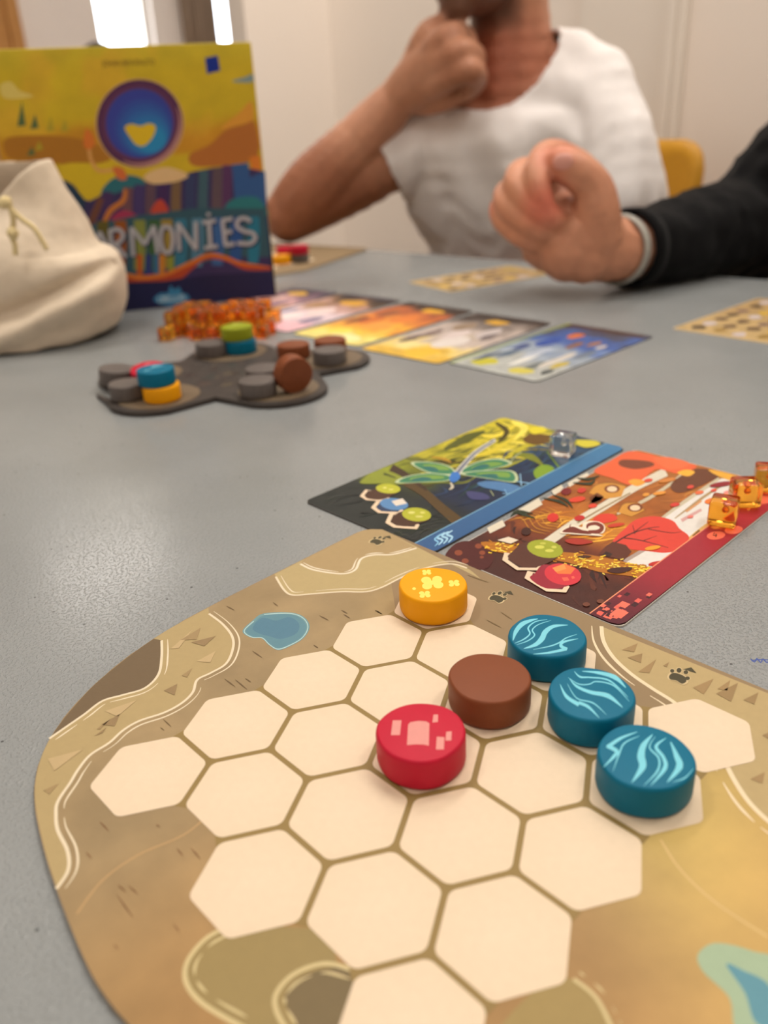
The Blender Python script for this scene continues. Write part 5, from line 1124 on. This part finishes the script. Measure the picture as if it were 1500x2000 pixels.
def shirt_folds(p_):
    l, f, u = tf @ (p_ - N); w = mnoise.noise(Vector(p_ * .22)); r = math.hypot(l, u + .5) + .01; an = math.atan2(l, -(u + .5))
    fan = math.sin(an * 7 + 2.2 * w) * sm(2.6, 5.0, r) * sm(15, 8, r); drape = math.sin(1.5 * u + .5 * abs(l) + 2.5 * w) * math.exp(-((l + .5) / 2.6) ** 2) * sm(-1.5, -3.5, u)
    vert = math.sin(1.9 * l + .35 * u + 3 * w) * sm(-2.5, -6, u)
    return .2 * fan + .05 * drape + .14 * vert + .12 * mnoise.noise(Vector(p_ * .4)) + .16 * mnoise.noise(Vector(p_ * A3(.9, .9, .28)))
def shirt_cut(p_): return np.linalg.norm((p_ - NC) * A3(1, 1, .95)) < 3.0 or (np.dot(p_ - SLE, SLV) > 0 and np.linalg.norm(p_ - SLE) < 3.2)
sh.build('t_shirt', M['shirt'], .19, man, MO, 5, None, shirt_cut, .12, None, shirt_folds)
def legs(PEL, fwdv, leftv, root, origin, m, floor=FLOOR_Z):
    tr = Flesh()
    for s_ in (1, -1):
        hip = PEL + leftv * 2.6 * s_; knee = hip + fwdv * 15 + leftv * 1.2 * s_ + A3(0, 0, .6); ank = knee + fwdv * 1.5 + A3(0, 0, -(knee[2] - floor) + 3)
        tr.chain([hip, hip * .5 + knee * .5, knee], [3.2, 2.9, 2.3], None, .3); tr.chain([knee, knee * .5 + ank * .5, ank], [2.2, 2.0, 1.5], None, .3)
    tr.build('trousers', m, .3, root, origin, 4, None, None, 0, (.3, 2.0))
    for s_ in (1, -1):
        hip = PEL + leftv * 2.6 * s_; knee = hip + fwdv * 15 + leftv * 1.2 * s_; a_ = knee + fwdv * 1.5; a_[2] = floor + 1.3
        f_ = Flesh(); f_.chain([a_ - fwdv * 1.4 + A3(0, 0, .4), a_ + fwdv * 2.5, a_ + fwdv * 6.2 + A3(0, 0, -.2)], [(1.5, 1.5, 1.6), (1.6, 1.6, 1.2), (1.5, 1.5, .9)], None, .3); f_.build('shoe', M['shoe'], .25, root, origin, 4)
legs(PEL + A3(0, 0, -.3), FM, side, man, MO, M['trousers'])

# ---- person in the black sweater: pointing fist, forearm on the table
p2o = A3(36.5, .5, -7.0); M2 = (p2o[0], p2o[1], FLOOR_Z)
p2 = empty('person', M2); setp(p2, 'person in black sweater with loosely closed fist raised over the table', 'person')
chair((38.2, .8), math.pi, 'yellow plywood chair under the person in black')
D = dep
W2 = D(1205, 488, 26.6); E2 = D(1452, 462, 31.0); S2 = A3(33.5, 4.6, 7.0); S2b = A3(35.2, -6.2, 7.0); N2 = A3(33.6, -.8, 9.2)
FM2 = A3(-.97, .2, 0); FM2 /= np.linalg.norm(FM2); L2 = np.cross((0, 0, 1), FM2); t2 = frame_of(FM2); mid2 = (S2 + S2b) / 2
def torso2(fl, g):
    fl.chain([p2o, p2o * .6 + mid2 * .4 + A3(.6, 0, 0), p2o * .3 + mid2 * .7, mid2 + A3(0, 0, -1.2)], [(5.5 + g, 3.8 + g, 3.6), (5.2 + g, 3.7 + g, 3), (5.6 + g, 3.8 + g, 3), (5.0 + g, 3.0 + g, 2.3)], t2, .3)
    fl.chain([S2 + A3(0, 0, -.3), mid2 + A3(0, 0, .6), S2b + A3(0, 0, -.3)], [1.9 + g, 2.1 + g, 1.9 + g], None, .3)
fl = Flesh(); torso2(fl, -.4)
h2 = frame_of(FM2 * .8 + A3(-.1, .6, -.3)); HO2 = N2 + A3(-1.6, .4, 5.6); w2 = head(fl, HO2, h2)
fl.chain([N2 + A3(.3, 0, -1.6), N2 * .5 + HO2 * .5 + A3(.3, 0, -.6), HO2 + h2.T @ A3(0, -.9, -1.8)], [2.2, 1.85, 1.85], None, .3)
fl.chain([S2, S2 * .5 + E2 * .5, E2], [1.7, 1.6, 1.4], None, .3); fl.chain([E2, E2 * .6 + W2 * .4 + A3(0, 0, .3), W2 + (E2 - W2) * .12, W2], [1.4, 1.15, 1.05, 1.0], None, .3)
E3 = A3(32.6, -8.6, -1.2); W3 = A3(27.6, -5.5, -3.0); fl.chain([S2b, S2b * .5 + E3 * .5, E3, W3], [1.7, 1.55, 1.35, .95], None, .3); fl.ell(W3 + A3(-1.3, .8, -.2), (1.5, 1.3, .7))
for k in range(4): fl.chain([W3 + A3(-2.2 + .25 * k, .2 + .6 * k, -.2), W3 + A3(-3.3 + .3 * k, .7 + .65 * k, -.3), W3 + A3(-3.8 + .3 * k, 1.0 + .6 * k, -.9)], [.42, .36, .3])
fl.chain([W3 + A3(-.5, .9, .1), W3 + A3(-1.2, 2.2, .2), W3 + A3(-2.0, 3.0, 0)], [.5, .44, .34])
# the raised fist (thumb towards the camera)
fl.chain([W2, D(1168, 482, 26.3), D(1128, 468, 26.2)], [1.0, (1.1, 1.1, 1.15), 1.25], None, .3)
for c, r in ((D(1104, 452, 26.5), 1.3), (D(1108, 492, 26.1), .98), (D(1142, 500, 26.1), .9), (D(1076, 470, 26.6), 1.05), (D(1090, 410, 26.9), 1.15), (D(1150, 452, 26.0), .95), (D(1128, 412, 26.7), 1.0), (D(1050, 425, 27.0), .9), (D(1108, 374, 26.9), .8), (D(1112, 392, 26.6), .75)): fl.ell(c, r)
fl.chain([D(1168, 462, 25.7), D(1165, 410, 25.2), D(1158, 366, 24.9), D(1128, 336, 24.7), D(1098, 318, 24.65), D(1086, 313, 24.7)], [.8, .74, .62, .6, .5, .36], None, .3)
fl.chain([D(1118, 400, 26.9), D(1140, 345, 26.7), D(1100, 308, 26.1), D(1068, 303, 25.5), D(1050, 330, 25.0), D(1052, 366, 24.8), D(1064, 398, 24.85)], [.8, .62, .5, .46, .42, .4, .3], None, .3)
fl.chain([D(1085, 405, 27.2), D(1060, 350, 27.0), D(1022, 340, 26.2), D(1012, 362, 25.6), D(1036, 396, 25.2), D(1070, 420, 25.1), D(1094, 434, 25.3)], [.8, .6, .52, .47, .44, .42, .32], None, .3)
fl.chain([D(1060, 425, 27.3), D(1020, 378, 27.2), D(992, 380, 26.5), D(994, 404, 25.9), D(1024, 430, 25.5), D(1062, 450, 25.5), D(1084, 460, 25.8)], [.8, .56, .48, .44, .42, .4, .32], None, .3)
fl.chain([D(1050, 445, 27.4), D(1002, 412, 27.4), D(980, 406, 26.9), D(984, 430, 26.4), D(1014, 458, 25.9), D(1046, 472, 25.9), D(1066, 478, 26.1)], [.8, .5, .42, .4, .38, .36, .3], None, .3)
def p2_col(p_):
    c = (206, 146, 116)
    for (u, v, d_), k in (((1064, 398, 24.85), .7), ((1088, 313, 24.7), .4), ((975, 410, 26.9), .5), ((1080, 285, 26), .35)): c = mix(c, (226, 116, 96), k * sm(1.0, .2, np.linalg.norm(p_ - D(u, v, d_))))
    return c
fl.build('body', M['skin'], .085, p2, M2, 1, p2_col)
head_extras(w2, h2, p2, M2)
nl = Flesh(); vd = (CP - D(1096, 316, 24.6)); vd /= np.linalg.norm(vd); nl.ell(D(1100, 316, 24.2), (.34, .1, .26), frame_of(vd, RT * 0 + A3(0, 0, 1))); nl.build('thumb_nail', M['nail'], .05, p2, M2, 1)
sw = Flesh(); torso2(sw, .1)
ax = (E2 - W2) / np.linalg.norm(E2 - W2)
sw.chain([S2, S2 * .55 + E2 * .45, E2 + A3(.3, 0, .2)], [2.1, 2.2, 2.05], None, .3); sw.chain([E2 + A3(.3, 0, .2), E2 * .7 + W2 * .3 + A3(0, 0, .22), E2 * .4 + W2 * .6 + A3(0, 0, .06), W2 + ax * .9], [2.0, 1.76, 1.5, 1.22], None, .3)
sw.chain([S2b, S2b * .5 + E3 * .5, E3, E3 * .15 + W3 * .85], [2.1, 2.0, 1.8, 1.35], None, .3)
sw.chain([N2 + A3(.2, 0, -1.6), N2 + A3(0, 0, -.6)], [2.6, 2.35], None, .3)
def sweater_cut(p_): return np.dot(p_ - W2, ax) < .65 and np.linalg.norm(p_ - W2) < 3.2 or (p_[2] > N2[2] + .2 and np.linalg.norm(p_ - N2) < 4) or np.linalg.norm(p_ - W3) < 1.1
sw.build('sweater', M['sweater'], .2, p2, M2, 4, None, sweater_cut, .14, (.3, .9))
# ribbed cuff and the grey wrist band
def ring(name, c, axis, r, w_, t_, m, root, origin, sq=1.0):
    axis = axis / np.linalg.norm(axis); fr = frame_of(axis); V = []; F = []; n_ = 40; pr_ = [(-w_, r), (-w_ * .8, r + t_), (w_ * .8, r + t_), (w_, r)]
    for k in range(n_):
        t = 2 * math.pi * k / n_
        for a0, rr in pr_: V.append(c + axis * a0 + (fr[0] * math.cos(t) * sq + fr[2] * math.sin(t)) * rr - np.array(origin))
    for k in range(n_):
        for j in range(4): F.append((k * 4 + j, k * 4 + (j + 1) % 4, ((k + 1) % n_) * 4 + (j + 1) % 4, ((k + 1) % n_) * 4 + j))
    return link(name, mesh(name, V, F, m, True), None, root)
ring('wrist_band', W2 + ax * .02, ax + RT * -.2, 1.03, .19, .08, M['band'], p2, M2)
ring('cuff', W2 + ax * .78, ax, 1.12, .3, .16, M['sweater'], p2, M2)
legs(p2o + A3(0, 0, -.3), FM2, L2, p2, M2, M['trousers'])

# ---- somebody far back by the window; only the top of the head shows above the box
HT = fwd(188, 84, 135); p3o = A3(HT[0], HT[1], FLOOR_Z + 20.0); M3 = (p3o[0], p3o[1], FLOOR_Z)
p3 = empty('person', M3); setp(p3, 'dark-haired person far back, hair just above the box top', 'person')
F3 = A3(-FW[0], -FW[1], 0); L3 = np.cross((0, 0, 1), F3); h3 = frame_of(F3 + A3(0, 0, -.1)); HO3 = HT + A3(0, 0, -4.3)
fl = Flesh(); w3 = head(fl, HO3, h3); NB = HO3 + A3(0, 0, -6.0) - F3 * 1.0; fl.chain([NB, HO3 + h3.T @ A3(0, -.9, -1.8)], [2.1, 1.9], None, .3)
fl.chain([p3o, NB + A3(0, 0, -2.5)], [(3.5, 3.5, 3), (3, 3, 2)], None, .3)
sh3 = [NB + L3 * 6 * s_ + A3(0, 0, -2) for s_ in (1, -1)]
for s_, q_ in zip((1, -1), sh3): e_ = q_ + A3(0, 0, -10) + L3 * 1.5 * s_; k_ = e_ + F3 * 8 + A3(0, 0, -1.5); fl.chain([q_, e_, k_], [1.6, 1.35, .95]); fl.ell(k_ + F3 * 1.3, (1.4, 1.4, .8))
fl.build('body', M['skin'], .25, p3, M3, 4, lambda q_: SK); head_extras(w3, h3, p3, M3)
sw = Flesh(); tf3 = frame_of(F3); sw.chain([p3o, p3o * .5 + NB * .5, NB + A3(0, 0, -2.6)], [(5.4, 4.0, 3.5), (5.2, 3.8, 3), (5.2, 3.2, 2.4)], tf3, .3); sw.chain([sh3[0], NB + A3(0, 0, -1.6), sh3[1]], [2.1, 2.3, 2.1], None, .3)
for s_, q_ in zip((1, -1), sh3): e_ = q_ + A3(0, 0, -10) + L3 * 1.5 * s_; sw.chain([q_, e_, e_ + F3 * 5 + A3(0, 0, -1)], [2.2, 1.95, 1.5])
sw.build('sweater', M['far_top'], .3, p3, M3, 4); legs(p3o + A3(0, 0, -.3), F3, L3, p3, M3, M['trousers'])
chair((p3o[0], p3o[1]), math.atan2(F3[1], F3[0]), 'yellow plywood chair under the far dark-haired person')
